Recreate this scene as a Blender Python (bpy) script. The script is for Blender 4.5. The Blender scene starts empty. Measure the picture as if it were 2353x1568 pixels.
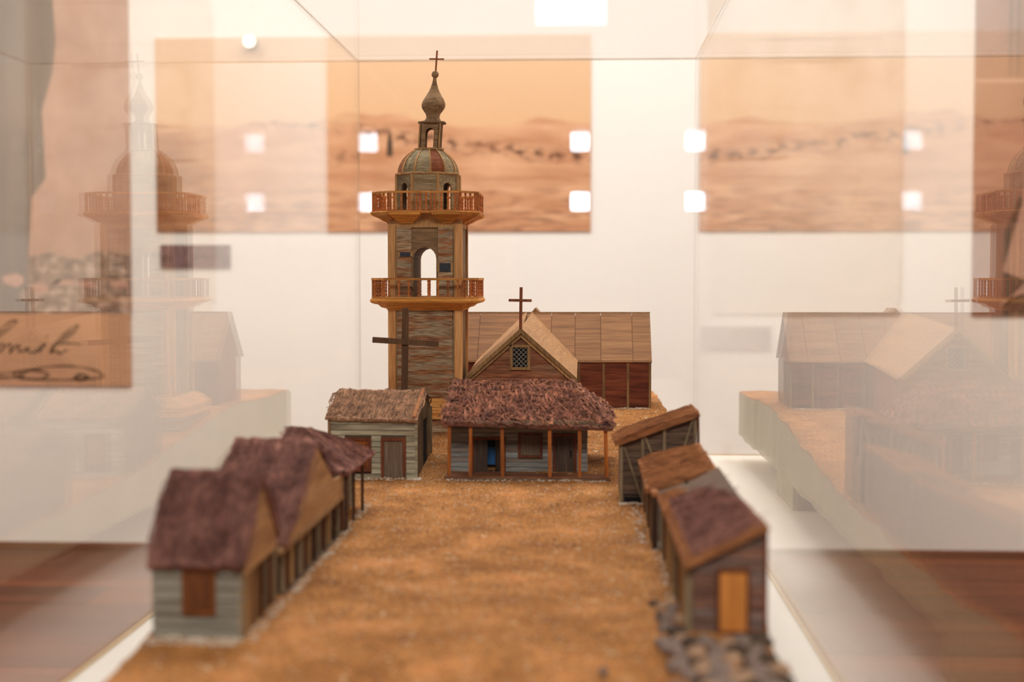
import bpy, bmesh, math, random
from mathutils import Vector, noise
random.seed(7)
R = random.uniform
S = 0.00105            # metres per unit; all lengths below are in these units, origin at the lens, y away from it
HZ = 1.2               # lens height above the floor, metres
scn = bpy.context.scene
col = scn.collection
# ------------------------------------------------------------------ camera
cd = bpy.data.cameras.new('camera'); cam = bpy.data.objects.new('camera', cd); col.objects.link(cam)
cd.sensor_width = 36; cd.lens = 50.0; cd.clip_start = 0.01; cd.clip_end = 60
cam.location = (0, 0, HZ); cam.rotation_euler = (math.radians(90-2.52), 0, math.radians(2.864))
cd.dof.use_dof = True; cd.dof.focus_distance = 2.50; cd.dof.aperture_fstop = 3.2; cd.dof.aperture_blades = 0
scn.camera = cam
# ------------------------------------------------------------------ world, lights, exposure
w = bpy.data.worlds.new('world'); scn.world = w; w.use_nodes = True
w.node_tree.nodes['Background'].inputs[0].default_value = (1, .95, .88, 1)
w.node_tree.nodes['Background'].inputs[1].default_value = .25
scn.view_settings.view_transform = 'Standard'; scn.view_settings.look = 'None'
scn.view_settings.gamma = 1; scn.view_settings.use_curve_mapping = False
scn.view_settings.exposure = 0.0
scn.cycles.max_bounces = 16; scn.cycles.diffuse_bounces = 4; scn.cycles.glossy_bounces = 8
scn.cycles.transparent_max_bounces = 40; scn.cycles.sample_clamp_indirect = 80
def area(name, loc, rot, sx, sy, power, c=(.96, 1, 1.02)):
    l = bpy.data.lights.new(name, 'AREA'); l.shape = 'RECTANGLE'; l.size = sx; l.size_y = sy; l.energy = power; l.color = c
    o = bpy.data.objects.new(name, l); o.location = loc; o.rotation_euler = [math.radians(a) for a in rot]; col.objects.link(o); return o
area('ceiling_light', (-.3, 3.2, 3.15), (0, 0, 0), 1.4, 1.4, 74)
area('ceiling_light', (.1, -.9, 3.15), (14, 0, 0), 2.2, 1.6, 190)
area('ceiling_light', (-2.6, 4.0, 3.15), (0, 0, 0), 1.0, 1.4, 46, (1, .87, .71))
area('ceiling_light', (2.4, 4.0, 3.15), (0, 0, 0), 1.0, 1.4, 46, (1, .87, .71))
area('wall_washer', (-.3, 5.0, 3.1), (28, 0, 0), 4.0, .3, 42)

# ------------------------------------------------------------------ materials
def lin(c): return tuple(((v/255)/12.92 if v/255 <= .04045 else ((v/255+.055)/1.055)**2.4) for v in c) + (1,)
def newmat(name, rough=.7):
    m = bpy.data.materials.new(name); m.use_nodes = True; nt = m.node_tree; b = nt.nodes['Principled BSDF']
    b.inputs['Roughness'].default_value = rough
    if 'Specular IOR Level' in b.inputs: b.inputs['Specular IOR Level'].default_value = .25
    return m, nt, b
def N(nt, t, **k):
    n = nt.nodes.new(t)
    for a, v in k.items(): setattr(n, a, v)
    return n
def ramp(nt, stops):
    r = nt.nodes.new('ShaderNodeValToRGB'); e = r.color_ramp.elements
    while len(e) < len(stops): e.new(.5)
    for i, (p, c) in enumerate(stops): e[i].position = p; e[i].color = lin(c)
    return r
def wood(name, cols, axis='X', a=28, c=230, fine=.55, rough=.7, island=False, vary=.25, bump=.4, s1=.35):
    """long-grained wood: two stretched noises between the given colours, darker pores, slight change from piece to piece"""
    cols = [(min(255, c_[0]*1.03), c_[1]*1.0, c_[2]*.93) for c_ in cols]
    m, nt, b = newmat(name, rough); L = nt.links.new
    tc = N(nt, 'ShaderNodeTexCoord'); mp = N(nt, 'ShaderNodeMapping'); L(tc.outputs['Object'], mp.inputs['Vector'])
    mp.inputs['Scale'].default_value = {'X': (a, c, c), 'Y': (c, a, c), 'Z': (c, c, a)}[axis]
    oi = N(nt, 'ShaderNodeObjectInfo'); ml = N(nt, 'ShaderNodeMath', operation='MULTIPLY'); ml.inputs[1].default_value = 37
    L(oi.outputs['Random'], ml.inputs[0])
    n1 = N(nt, 'ShaderNodeTexNoise', noise_dimensions='4D'); n1.inputs['Scale'].default_value = s1; n1.inputs['Detail'].default_value = 6; n1.inputs['Roughness'].default_value = .62
    L(mp.outputs[0], n1.inputs['Vector']); L(ml.outputs[0], n1.inputs['W'])
    k = len(cols); r = ramp(nt, [(.3+.4*i/(k-1), cc) for i, cc in enumerate(cols)])
    L(n1.outputs[0], r.inputs[0])
    n2 = N(nt, 'ShaderNodeTexNoise'); n2.inputs['Scale'].default_value = 1.6; n2.inputs['Detail'].default_value = 5
    L(mp.outputs[0], n2.inputs['Vector'])
    r2 = N(nt, 'ShaderNodeMapRange'); r2.inputs[1].default_value = .35; r2.inputs[2].default_value = .6; r2.inputs[3].default_value = fine; r2.inputs[4].default_value = 1.1
    L(n2.outputs[0], r2.inputs[0])
    src = oi.outputs['Random']
    if island: g = N(nt, 'ShaderNodeNewGeometry'); src = g.outputs['Random Per Island']
    r3 = N(nt, 'ShaderNodeMapRange'); r3.inputs[3].default_value = 1-vary; r3.inputs[4].default_value = 1+vary; L(src, r3.inputs[0])
    mm = N(nt, 'ShaderNodeMath', operation='MULTIPLY'); L(r2.outputs[0], mm.inputs[0]); L(r3.outputs[0], mm.inputs[1])
    mx = N(nt, 'ShaderNodeVectorMath', operation='SCALE'); L(r.outputs[0], mx.inputs[0]); L(mm.outputs[0], mx.inputs['Scale'])
    L(mx.outputs[0], b.inputs['Base Color'])
    bp = N(nt, 'ShaderNodeBump'); bp.inputs['Strength'].default_value = bump; bp.inputs['Distance'].default_value = .0006
    L(n2.outputs[0], bp.inputs['Height']); L(bp.outputs[0], b.inputs['Normal'])
    return m
def plain(name, c, rough=.7, amp=.06, sc=6, emit=None):
    m, nt, b = newmat(name, rough); L = nt.links.new
    tc = N(nt, 'ShaderNodeTexCoord'); n = N(nt, 'ShaderNodeTexNoise'); n.inputs['Scale'].default_value = sc; n.inputs['Detail'].default_value = 4
    L(tc.outputs['Object'], n.inputs['Vector'])
    lo = tuple(max(0, v*(1-amp)) for v in c); hi = tuple(min(255, v*(1+amp)) for v in c)
    r = ramp(nt, [(.3, lo), (.7, hi)]); L(n.outputs[0], r.inputs[0]); L(r.outputs[0], b.inputs['Base Color'])
    return m
def emis(name, c, s):
    m = bpy.data.materials.new(name); m.use_nodes = True; nt = m.node_tree; b = nt.nodes['Principled BSDF']
    b.inputs['Base Color'].default_value = (0, 0, 0, 1); b.inputs['Emission Color'].default_value = c; b.inputs['Emission Strength'].default_value = s
    return m
M = {}
M['gold'] = wood('honey_wood', [(176, 110, 50), (208, 146, 80), (222, 168, 102)], 'X', 20, 200, .7)
M['goldz'] = wood('honey_wood_upright', [(166, 112, 66), (198, 148, 98), (208, 160, 114)], 'Z', 16, 240, .8)
M['turn'] = wood('turned_wood', [(142, 74, 34), (184, 108, 54), (200, 128, 70)], 'Z', 60, 300, .6)
M['mold'] = wood('moulding_wood', [(196, 130, 58), (222, 162, 84)], 'X', 20, 200, .75)
M['worn'] = wood('worn_painted_wood', [(104, 62, 40), (152, 98, 62), (176, 160, 136), (158, 98, 56), (190, 172, 144), (172, 108, 56)], 'X', 34, 300, .55, bump=.6, s1=.2)
M['wornv'] = wood('worn_painted_wood_upright', [(92, 70, 52), (128, 104, 80), (140, 124, 100)], 'Z', 30, 260, .55)
M['lintel'] = wood('lintel_wood', [(120, 92, 66), (150, 120, 88)], 'X', 20, 300, .6)
M['sage'] = wood('sage_painted_wood', [(102, 84, 62), (142, 128, 102), (160, 148, 124)], 'X', 34, 330, .55)
M['rust'] = wood('rust_wood', [(126, 66, 34), (152, 86, 46)], 'X', 24, 300, .6)
M['strip'] = wood('strip_wood', [(150, 112, 74), (186, 148, 100)], 'Z', 20, 300, .75)
M['spire'] = wood('spire_wood', [(104, 80, 58), (146, 116, 86), (160, 130, 98)], 'X', 60, 420, .6)
M['shingle'] = wood('tan_roof_wood', [(106, 72, 46), (140, 98, 64), (154, 114, 78)], 'X', 12, 420, .72, vary=.1)
M['shingle2'] = wood('pale_roof_wood', [(150, 112, 80), (178, 138, 102)], 'Y', 14, 380, .8, vary=.06)
M['redwall'] = wood('red_brown_wood', [(84, 38, 22), (122, 62, 38), (142, 80, 52)], 'X', 18, 220, .6, vary=.12)
M['gable'] = wood('gable_wood', [(108, 62, 40), (142, 88, 60), (158, 120, 94)], 'X', 22, 330, .55)
M['edge'] = wood('trim_wood', [(128, 96, 62), (166, 130, 88)], 'Z', 30, 260, .65)
M['crossd'] = wood('dark_cross_wood', [(84, 58, 38), (104, 74, 50)], 'Z', 16, 260, .75, vary=.05)
M['crossr'] = wood('red_cross_wood', [(112, 58, 34), (146, 84, 52)], 'Z', 20, 260, .75, vary=.05)
M['crossl'] = wood('small_cross_wood', [(150, 88, 48), (178, 110, 64)], 'Z', 20, 260, .8, vary=.05)
M['siding'] = wood('whitewashed_siding', [(124, 104, 84), (160, 154, 136), (182, 176, 158)], 'X', 14, 190, .6, vary=.1)
M['sidblue'] = wood('blue_grey_siding', [(118, 86, 68), (134, 132, 132), (154, 158, 164)], 'X', 16, 190, .6, vary=.14)
M['siddim'] = wood('grey_siding', [(104, 92, 82), (128, 122, 114), (140, 136, 130)], 'X', 14, 190, .65, vary=.1)
M['sidrust'] = wood('rusty_blue_siding', [(104, 62, 46), (116, 82, 68), (118, 112, 116)], 'X', 18, 170, .6, vary=.16)
M['sidbrown'] = wood('brown_siding', [(74, 54, 44), (100, 76, 60), (112, 90, 74)], 'X', 20, 200, .6, vary=.14)
M['tanpan'] = wood('tan_board', [(146, 110, 78), (172, 136, 100), (168, 140, 112)], 'Y', 10, 130, .82, vary=.05)
M['post'] = wood('orange_post_wood', [(142, 78, 28), (180, 106, 44)], 'Z', 20, 260, .75)
M['postg'] = wood('grey_post_wood', [(112, 94, 74), (146, 128, 104)], 'Z', 20, 260, .75)
M['postt'] = wood('tan_post_wood', [(150, 112, 74), (178, 140, 98)], 'Z', 20, 260, .75)
M['postd'] = wood('dark_post_wood', [(58, 36, 24), (84, 54, 36)], 'Z', 20, 260, .75)
M['frame'] = wood('red_brown_frame_wood', [(82, 40, 20), (118, 62, 34)], 'Z', 26, 240, .7)
M['shut'] = wood('orange_shutter_wood', [(110, 58, 18), (150, 84, 28)], 'Z', 20, 500, .5)
M['door'] = wood('dark_door_wood', [(54, 40, 32), (84, 66, 56)], 'Z', 18, 300, .6)
M['doorg'] = wood('grey_door_wood', [(92, 74, 60), (118, 100, 86)], 'Z', 18, 300, .65)
M['dooro'] = wood('orange_door_wood', [(178, 108, 48), (206, 138, 70)], 'Z', 10, 160, .85)
M['doorb'] = wood('brown_door_wood', [(78, 42, 18), (112, 64, 30)], 'Z', 18, 260, .7)
M['thatch'] = wood('purple_thatch', [(84, 52, 48), (122, 82, 76), (150, 106, 96)], 'Z', 30, 160, .55, island=True, vary=.42, rough=.9)
M['thatcho'] = wood('red_thatch', [(90, 58, 54), (152, 102, 86), (188, 134, 108)], 'X', 60, 160, .5, island=True, vary=.5, rough=.9)
M['thatchg'] = wood('brown_thatch', [(96, 70, 58), (150, 114, 92), (170, 134, 110)], 'Z', 30, 160, .6, island=True, vary=.38, rough=.9)
M['thatchr'] = wood('orange_thatch', [(116, 72, 46), (148, 96, 62), (166, 116, 80)], 'X', 30, 160, .65, island=True, vary=.25, rough=.9)
M['black'] = plain('shade_and_handle_black', (16, 12, 10), .9)  # black stands in for shade in openings and hollow insides; also the handle
M['slate'] = plain('dark_slot', (52, 54, 60), .6, .15, 200)
M['blue'] = plain('blue_card', (40, 92, 140), .6, .1, 60)
M['white'] = plain('white_paint', (236, 228, 218), .55, .01, 3)
M['wallw'] = plain('cream_wall_paint', (245, 240, 234), .8, .006, 2)
M['walld'] = plain('dark_wall_no_glare', (38, 34, 32), .9, .05, 2)  # dark tone added so the unseen wall leaves no veil in the panes
M['slab'] = plain('pale_green_slab_paint', (160, 152, 122), .7, .05, 20)
M['seam'] = plain('amber_glue_seam', (214, 176, 112), .4, .05, 20)
M['seamp'] = plain('pale_glue_seam', (204, 184, 156), .4, .05, 20)
M['metal'] = plain('grey_lamp_metal', (120, 120, 122), .4, .03, 20)
M['plaster'] = plain('plaster_crumb', (198, 178, 156), .9, .15, 300)
M['plaque'] = plain('dark_plaque', (112, 88, 92), .6, .25, 30)
M['plaque2'] = plain('grey_plaque', (150, 132, 130), .6, .15, 20)
M['outlet'] = plain('ivory_plastic', (214, 196, 166), .5, .02, 20)
M['ink'] = plain('brown_ink', (92, 72, 56), .8, .1, 20)
M['sheet'] = plain('signature_paper', (196, 150, 118), .8, .03, 3)
M['sheetw'] = plain('pale_paper', (226, 214, 200), .8, .02, 3)
M['lamp'] = emis('cool_led_face', (.62, .8, 1, 1), 40)
M['lampw'] = emis('bright_led_face', (1, .98, .95, 1), 14)
M['bulb'] = emis('warm_spot_face', (1, .93, .8, 1), 4)

def glassmat():
    m = bpy.data.materials.new('clear_acrylic'); m.use_nodes = True; nt = m.node_tree; nt.nodes.clear(); L = nt.links.new
    out = N(nt, 'ShaderNodeOutputMaterial'); t = N(nt, 'ShaderNodeBsdfTransparent'); t.inputs[0].default_value = (.985, .98, .97, 1)
    g = N(nt, 'ShaderNodeBsdfGlossy'); g.inputs['Roughness'].default_value = 0; g.inputs[0].default_value = (1, 1, 1, 1)
    ge = N(nt, 'ShaderNodeNewGeometry'); d = N(nt, 'ShaderNodeVectorMath', operation='DOT_PRODUCT')
    L(ge.outputs['Incoming'], d.inputs[0]); L(ge.outputs['Normal'], d.inputs[1])
    a = N(nt, 'ShaderNodeMath', operation='ABSOLUTE'); L(d.outputs['Value'], a.inputs[0])
    s = N(nt, 'ShaderNodeMath', operation='SUBTRACT'); s.inputs[0].default_value = 1; L(a.outputs[0], s.inputs[1])
    p = N(nt, 'ShaderNodeMath', operation='POWER'); L(s.outputs[0], p.inputs[0]); p.inputs[1].default_value = 5
    q = N(nt, 'ShaderNodeMath', operation='MULTIPLY_ADD'); L(p.outputs[0], q.inputs[0]); q.inputs[1].default_value = .96; q.inputs[2].default_value = .04
    mx = N(nt, 'ShaderNodeMixShader'); L(q.outputs[0], mx.inputs[0]); L(t.outputs[0], mx.inputs[1]); L(g.outputs[0], mx.inputs[2]); L(mx.outputs[0], out.inputs[0])
    return m
M['glass'] = glassmat()

def soilmat():
    m, nt, b = newmat('sandy_soil', .95); L = nt.links.new
    tc = N(nt, 'ShaderNodeTexCoord')
    def nz(s, d=5, r=.6):
        n = N(nt, 'ShaderNodeTexNoise'); n.inputs['Scale'].default_value = s; n.inputs['Detail'].default_value = d; n.inputs['Roughness'].default_value = r
        L(tc.outputs['Object'], n.inputs['Vector']); return n
    n1 = nz(14); r1 = ramp(nt, [(.32, (156, 104, 54)), (.5, (184, 128, 70)), (.7, (206, 154, 96))]); L(n1.outputs[0], r1.inputs[0])
    n2 = nz(420, 3); r2 = ramp(nt, [(.36, (84, 62, 44)), (.5, (134, 124, 112)), (.66, (226, 212, 196))]); L(n2.outputs[0], r2.inputs[0])
    mx = N(nt, 'ShaderNodeMix', data_type='RGBA', blend_type='OVERLAY'); mx.inputs[0].default_value = .75
    L(r1.outputs[0], mx.inputs['A']); L(r2.outputs[0], mx.inputs['B'])
    n3 = nz(70, 4, .7); r3 = N(nt, 'ShaderNodeMapRange'); r3.inputs[1].default_value = .62; r3.inputs[2].default_value = .7; L(n3.outputs[0], r3.inputs[0])
    m2 = N(nt, 'ShaderNodeMix', data_type='RGBA'); L(r3.outputs[0], m2.inputs[0]); L(mx.outputs['Result'], m2.inputs['A']); m2.inputs['B'].default_value = lin((206, 178, 142))
    L(m2.outputs['Result'], b.inputs['Base Color'])
    bp = N(nt, 'ShaderNodeBump'); bp.inputs['Strength'].default_value = .8; bp.inputs['Distance'].default_value = .0015
    L(n2.outputs[0], bp.inputs['Height']); L(bp.outputs[0], b.inputs['Normal'])
    return m
M['soil'] = soilmat()
M['stone'] = plain('grey_stone', (116, 98, 88), .9, .3, 60)
M['stonet'] = plain('tan_stone', (150, 118, 92), .9, .25, 50)
M['stoned'] = plain('dark_stone', (74, 58, 46), .9, .2, 60)

def floorwood():
    m = wood('floorboard_wood', [(72, 34, 12), (98, 48, 20), (118, 62, 28)], 'X', .8, 14, .8, rough=.62, vary=.18, bump=.1)
    return m
M['floor'] = floorwood()

def panorama():
    """print of a dry hillside town: flat picture colours only"""
    m, nt, b = newmat('sepia_landscape_print', .7); L = nt.links.new
    tc = N(nt, 'ShaderNodeTexCoord'); sp = N(nt, 'ShaderNodeSeparateXYZ'); L(tc.outputs['Generated'], sp.inputs[0])
    def noi(sx, sy, sc=1, d=5):
        mp = N(nt, 'ShaderNodeMapping'); mp.inputs['Scale'].default_value = (sx, 1, sy); L(tc.outputs['Generated'], mp.inputs[0])
        n = N(nt, 'ShaderNodeTexNoise'); n.inputs['Scale'].default_value = sc; n.inputs['Detail'].default_value = d; L(mp.outputs[0], n.inputs['Vector']); return n
    def mth(op, a, b_, c=None):
        n = N(nt, 'ShaderNodeMath', operation=op)
        for i, v in enumerate((a, b_, c)):
            if v is None: continue
            if isinstance(v, (int, float)): n.inputs[i].default_value = v
            else: L(v, n.inputs[i])
        return n.outputs[0]
    def mr(v, a, b_, c=0, d=1):
        n = N(nt, 'ShaderNodeMapRange'); n.inputs[1].default_value = a; n.inputs[2].default_value = b_; n.inputs[3].default_value = c; n.inputs[4].default_value = d; L(v, n.inputs[0]); return n.outputs[0]
    def mix(f, a, c):
        n = N(nt, 'ShaderNodeMix', data_type='RGBA'); L(f, n.inputs[0])
        for s_, v in (('A', a), ('B', c)):
            if isinstance(v, tuple): n.inputs[s_].default_value = lin(v)
            else: L(v, n.inputs[s_])
        return n.outputs['Result']
    u, v = sp.outputs[0], sp.outputs[2]
    hill = mth('SUBTRACT', v, mth('ADD', mth('MULTIPLY', noi(3.2, 0, 1, 3).outputs[0], .34), .39))
    g1 = noi(7, 16, 1, 6).outputs[0]
    land = mix(mr(g1, .35, .65), (196, 138, 100), (226, 174, 134))
    # ragged dark band of houses running down to the right
    line = mth('ADD', mth('ADD', mth('MULTIPLY', u, -.30), .60), mth('MULTIPLY', noi(9, 0, 1, 2).outputs[0], .12))
    dist = mth('ABSOLUTE', mth('SUBTRACT', v, line), 0)
    band = mr(dist, .0, .05, 1, 0)
    dk = mth('MULTIPLY', band, mr(noi(46, 30, 1, 4).outputs[0], .44, .62))
    low = mth('MULTIPLY', mr(v, .34, .08, 0, .9), mr(noi(16, 40, 1, 5).outputs[0], .46, .66))
    land = mix(low, land, (146, 100, 74)); land = mix(dk, land, (92, 58, 42))
    sky = mix(mr(v, .5, 1), (228, 182, 138), (230, 192, 156))
    lf = mth('MULTIPLY', mth('MULTIPLY', mr(u, .16, .0, 0, 1), mr(v, .62, .30, 0, 1)), mr(g1, .3, .6, 1, .55)); land = mix(lf, land, (112, 66, 40))
    c = mix(mr(hill, -.008, .012), land, sky)
    L(c, b.inputs['Base Color']); return m
M['pano'] = panorama()
def cloudy(name, cols, sx, sz, detail=5):
    m, nt, b = newmat(name, .7); L = nt.links.new
    tc = N(nt, 'ShaderNodeTexCoord'); mp = N(nt, 'ShaderNodeMapping'); mp.inputs['Scale'].default_value = (sx, 1, sz); L(tc.outputs['Generated'], mp.inputs[0])
    n = N(nt, 'ShaderNodeTexNoise'); n.inputs['Scale'].default_value = 1; n.inputs['Detail'].default_value = detail; L(mp.outputs[0], n.inputs['Vector'])
    k = len(cols); r = ramp(nt, [(.3+.4*i/(k-1), c) for i, c in enumerate(cols)]); L(n.outputs[0], r.inputs[0]); L(r.outputs[0], b.inputs['Base Color']); return m
M['mapsheet'] = cloudy('faded_document_print', [(206, 184, 164), (226, 210, 194), (232, 218, 204)], 5, 7)
M['photobg'] = cloudy('pinkish_photo_backdrop', [(176, 138, 118), (196, 158, 136)], 8, 10)
M['rubblepr'] = cloudy('printed_rubble', [(110, 96, 84), (150, 126, 110), (206, 178, 158)], 9, 8)
M['coat'] = cloudy('printed_grey_coat', [(96, 86, 76), (122, 108, 96), (140, 122, 108)], 6, 1.5)
M['brownph'] = cloudy('brown_photo_print', [(122, 86, 72), (152, 108, 90), (160, 118, 100)], 3, 6)
M['darkph'] = cloudy('dark_photo_print', [(84, 66, 58), (104, 84, 72)], 4, 4)
M['paleph'] = cloudy('pale_photo_print', [(182, 140, 122), (198, 156, 136)], 4, 4)

# ------------------------------------------------------------------ builders
def U(x, y, z): return Vector((x*S, y*S, z*S+HZ))
class MB:
    def __init__(s): s.v = []; s.f = []
    def add(s, vs, fs):
        o = len(s.v); s.v += [tuple(p) for p in vs]; s.f += [tuple(i+o for i in f) for f in fs]; return s
    def hexa(s, b4, t4):
        return s.add(list(b4)+list(t4), [(3, 2, 1, 0), (4, 5, 6, 7), (0, 1, 5, 4), (1, 2, 6, 5), (2, 3, 7, 6), (3, 0, 4, 7)])
    def box(s, x0, x1, y0, y1, z0, z1):
        return s.hexa([(x0, y0, z0), (x1, y0, z0), (x1, y1, z0), (x0, y1, z0)], [(x0, y0, z1), (x1, y0, z1), (x1, y1, z1), (x0, y1, z1)])
    def bar(s, p0, p1, wdt, h, up=(0, 1, 0)):
        p0 = Vector(p0); p1 = Vector(p1); d = (p1-p0).normalized(); u = Vector(up); a = d.cross(u)
        if a.length < 1e-4: a = d.cross(Vector((1, 0, 0)))
        a.normalize(); b = a.cross(d).normalized(); a *= wdt/2; b *= h/2
        return s.hexa([p0-a-b, p0+a-b, p0+a+b, p0-a+b], [p1-a-b, p1+a-b, p1+a+b, p1-a+b])
    def loft(s, rings, cap=True):
        n = len(rings[0]); vs = [p for r in rings for p in r]; fs = []
        for k in range(len(rings)-1):
            for i in range(n):
                j = (i+1) % n; fs.append((k*n+i, k*n+j, (k+1)*n+j, (k+1)*n+i))
        if cap: fs.append(tuple(range(n-1, -1, -1))); fs.append(tuple((len(rings)-1)*n+i for i in range(n)))
        return s.add(vs, fs)
    def lathe(s, prof, cx=0, cy=0, n=12, a0=0):
        return s.loft([[(cx+r*math.cos(a0+2*math.pi*i/n), cy+r*math.sin(a0+2*math.pi*i/n), z) for i in range(n)] for r, z in prof])
    def prismY(s, pts, y0, y1):   # outline in x, z
        return s.loft([[(x, y0, z) for x, z in pts], [(x, y1, z) for x, z in pts]])
    def prismX(s, pts, x0, x1):   # outline in y, z
        return s.loft([[(x0, y, z) for y, z in pts], [(x1, y, z) for y, z in pts]])
    def prismZ(s, pts, z0, z1):
        return s.loft([[(x, y, z0) for x, y in pts], [(x, y, z1) for x, y in pts]])
    def slab(s, q, t):            # q: four corners, thickness t along its normal (downwards)
        q = [Vector(p) for p in q]; n = (q[1]-q[0]).cross(q[3]-q[0]).normalized()
        if n.z < 0: n = -n
        return s.hexa([p-n*t for p in q], q)
    def data(s, name, o=(0, 0, 0), smooth=False):
        me = bpy.data.meshes.new(name); ox, oy, oz = o
        me.from_pydata([((x-ox)*S, (y-oy)*S, (z-oz)*S) for x, y, z in s.v], [], s.f)
        bm = bmesh.new(); bm.from_mesh(me); bmesh.ops.recalc_face_normals(bm, faces=bm.faces); bm.to_mesh(me); bm.free()
        if smooth:
            for p in me.polygons: p.use_smooth = True
        return me
def link(name, me, m, parent=None, loc=(0, 0, 0)):
    ob = bpy.data.objects.new(name, me); col.objects.link(ob)
    if m is not None and not me.materials: me.materials.append(m)
    ob.parent = parent; ob.location = loc; return ob
def tag(o, label=None, cat=None, group=None, kind=None):
    if label: o['label'] = label
    if cat: o['category'] = cat
    if group: o['group'] = group
    if kind: o['kind'] = kind
    return o
ORG = {}
def thing(name, x, y, z, label, cat, group=None):
    o = bpy.data.objects.new(name, None); col.objects.link(o); o.empty_display_size = .02; o.location = U(x, y, z)
    ORG[o.name] = (x, y, z); return tag(o, label, cat, group)
def part(name, mb, m, root, label=None, kind=None, smooth=False):
    r = root
    while r.parent: r = r.parent
    ob = link(name, mb.data(name, ORG[r.name], smooth), M[m], root)
    return tag(ob, label, None, None, kind)
def single(name, mb, m, org, label, cat, group=None, kind=None, smooth=False):
    ob = link(name, mb.data(name, org, smooth), M[m] if isinstance(m, str) else m); ob.location = U(*org); ORG[ob.name] = org
    return tag(ob, label, cat, group, kind)
def box(*a): return MB().box(*a)

# ------------------------------------------------------------------ room
YW = 5885; ZF = -1142.857; ZC = 1905
XL, XR, YB = -3600, 3300, -2800
def struct(name, mb, m):
    ob = link(name, mb.data(name), M[m]); ob.location = (0, 0, HZ); ORG[ob.name] = (0, 0, 0); ob['kind'] = 'structure'; return ob
struct('wall_back', box(XL-100, XR+100, YW, YW+100, ZF-60, ZC), 'wallw')
struct('wall_left', box(XL-100, XL, YB, YW, ZF-60, ZC), 'wallw')
struct('wall_right', box(XR, XR+100, YB, YW, ZF-60, ZC), 'wallw')
struct('wall_front', box(XL-100, XR+100, YB-100, YB, ZF-60, ZC), 'walld')
struct('ceiling', box(XL-100, XR+100, YB-100, YW+100, ZC, ZC+60), 'white')
fl = struct('floor', box(XL, XR, YB, YW, ZF-60, ZF-14), 'stoned')
ys = [5885-20, 5680]
while ys[-1] > 300: ys.append(ys[-1]-269)
for a, b_ in zip(ys, ys[1:]):
    cuts = sorted([XL+8, XR-8]+[R(-3000, 2600) for _ in range(2)])
    for c0, c1 in zip(cuts, cuts[1:]):
        if c1-c0 > 60: part('floorboard', box(c0+1.5, c1-1.5, b_+2.5, a-2.5, ZF-14, ZF+R(-1, 1)), 'floor', fl)
part('floorboard', box(XL+8, XR-8, YB+5, ys[-1]-3, ZF-14, ZF), 'floor', fl)
struct('baseboard_back', MB().prismX([(YW, ZF), (YW-20, ZF), (YW-17, ZF+10), (YW-9, ZF+22), (YW, ZF+26)], XL, XR), 'floor')

# ------------------------------------------------------------------ wall panels
def panel(name, x0, x1, z0, z1, m, label, cat='picture', t=9):
    return single(name, box(x0, x1, YW-t, YW-1.5, z0, z1), m, ((x0+x1)/2, YW, z0), label, cat)
def flat(root, name, pts, m, t=10, kind=None):   # thin printed shape on a panel
    return part(name, MB().prismY(pts, YW-t, YW-t+1.2), m, root, kind=kind)
land = panel('landscape_print', -1779, 30, 194, 998, 'pano', 'wide sepia panorama print of a hillside town on the cream wall behind the tower')
# small printed church tower on the horizon of the panorama
tx = -800
flat(land, 'printed_tower', [(tx-13, 505), (tx+13, 505), (tx+11, 560), (tx+7, 585), (tx+3, 600), (tx, 622), (tx-3, 600), (tx-7, 585), (tx-11, 560)], 'ink')
doc = panel('document_panel', 506, 1296, -90, 1400, 'mapsheet', 'tall pale faded document panel on the wall right of the panorama print')
flat(doc, 'text_block', [(520, -145), (1285, -145), (1285, 180), (520, 180)], 'sheetw')
for k in range(16):
    x = 540+R(0, 60); z = R(220, 1000)
    flat(doc, 'printed_line', [(x, z), (x+R(200, 640), z+R(-12, 12)), (x+R(200, 640), z+R(2, 8)), (x, z+5)], 'mapsheet', 10.5)
panel('plaque', -1765, -1471, 46, 140, 'plaque', 'small dark purple caption plaque under the left end of the panorama print', 'plaque', 12)
panel('plaque', 480, 768, -294, -197, 'plaque2', 'small grey caption plaque under the tall document panel', 'plaque', 12)
ph = panel('portrait_photo', -2900, -1892, -149, 1400, 'photobg', 'large sepia portrait photograph of a person in a long grey coat at far left')
coat = [(-2850, -149), (-2330, -149), (-2330, 60), (-2310, 340), (-2250, 420), (-2262, 700), (-2215, 860), (-2198, 1000), (-2230, 1400), (-2850, 1400)]
flat(ph, 'printed_coat', coat, 'coat')
flat(ph, 'printed_rubble', [(-2328, -148), (-1893, -148), (-1893, 95), (-2010, 120), (-2120, 80), (-2240, 110), (-2328, 90)], 'rubblepr')
for k in range(9):
    x = -2400+k*56+R(-14, 14); z = -60+R(-20, 60); w_ = R(30, 60); h_ = R(12, 34)
    flat(ph, 'printed_stone', [(x+w_*math.cos(a)*R(.7, 1.1), z+h_*math.sin(a)*R(.7, 1.1)) for a in [i*math.pi/5 for i in range(10)]], 'rubblepr' if k % 2 else 'paleph', 11)
sg = panel('signature_sheet', -2900, -1896, -453, -149, 'sheet', 'tan paper sheet with a large handwritten signature under the portrait photograph', 'sign', 12)
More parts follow.
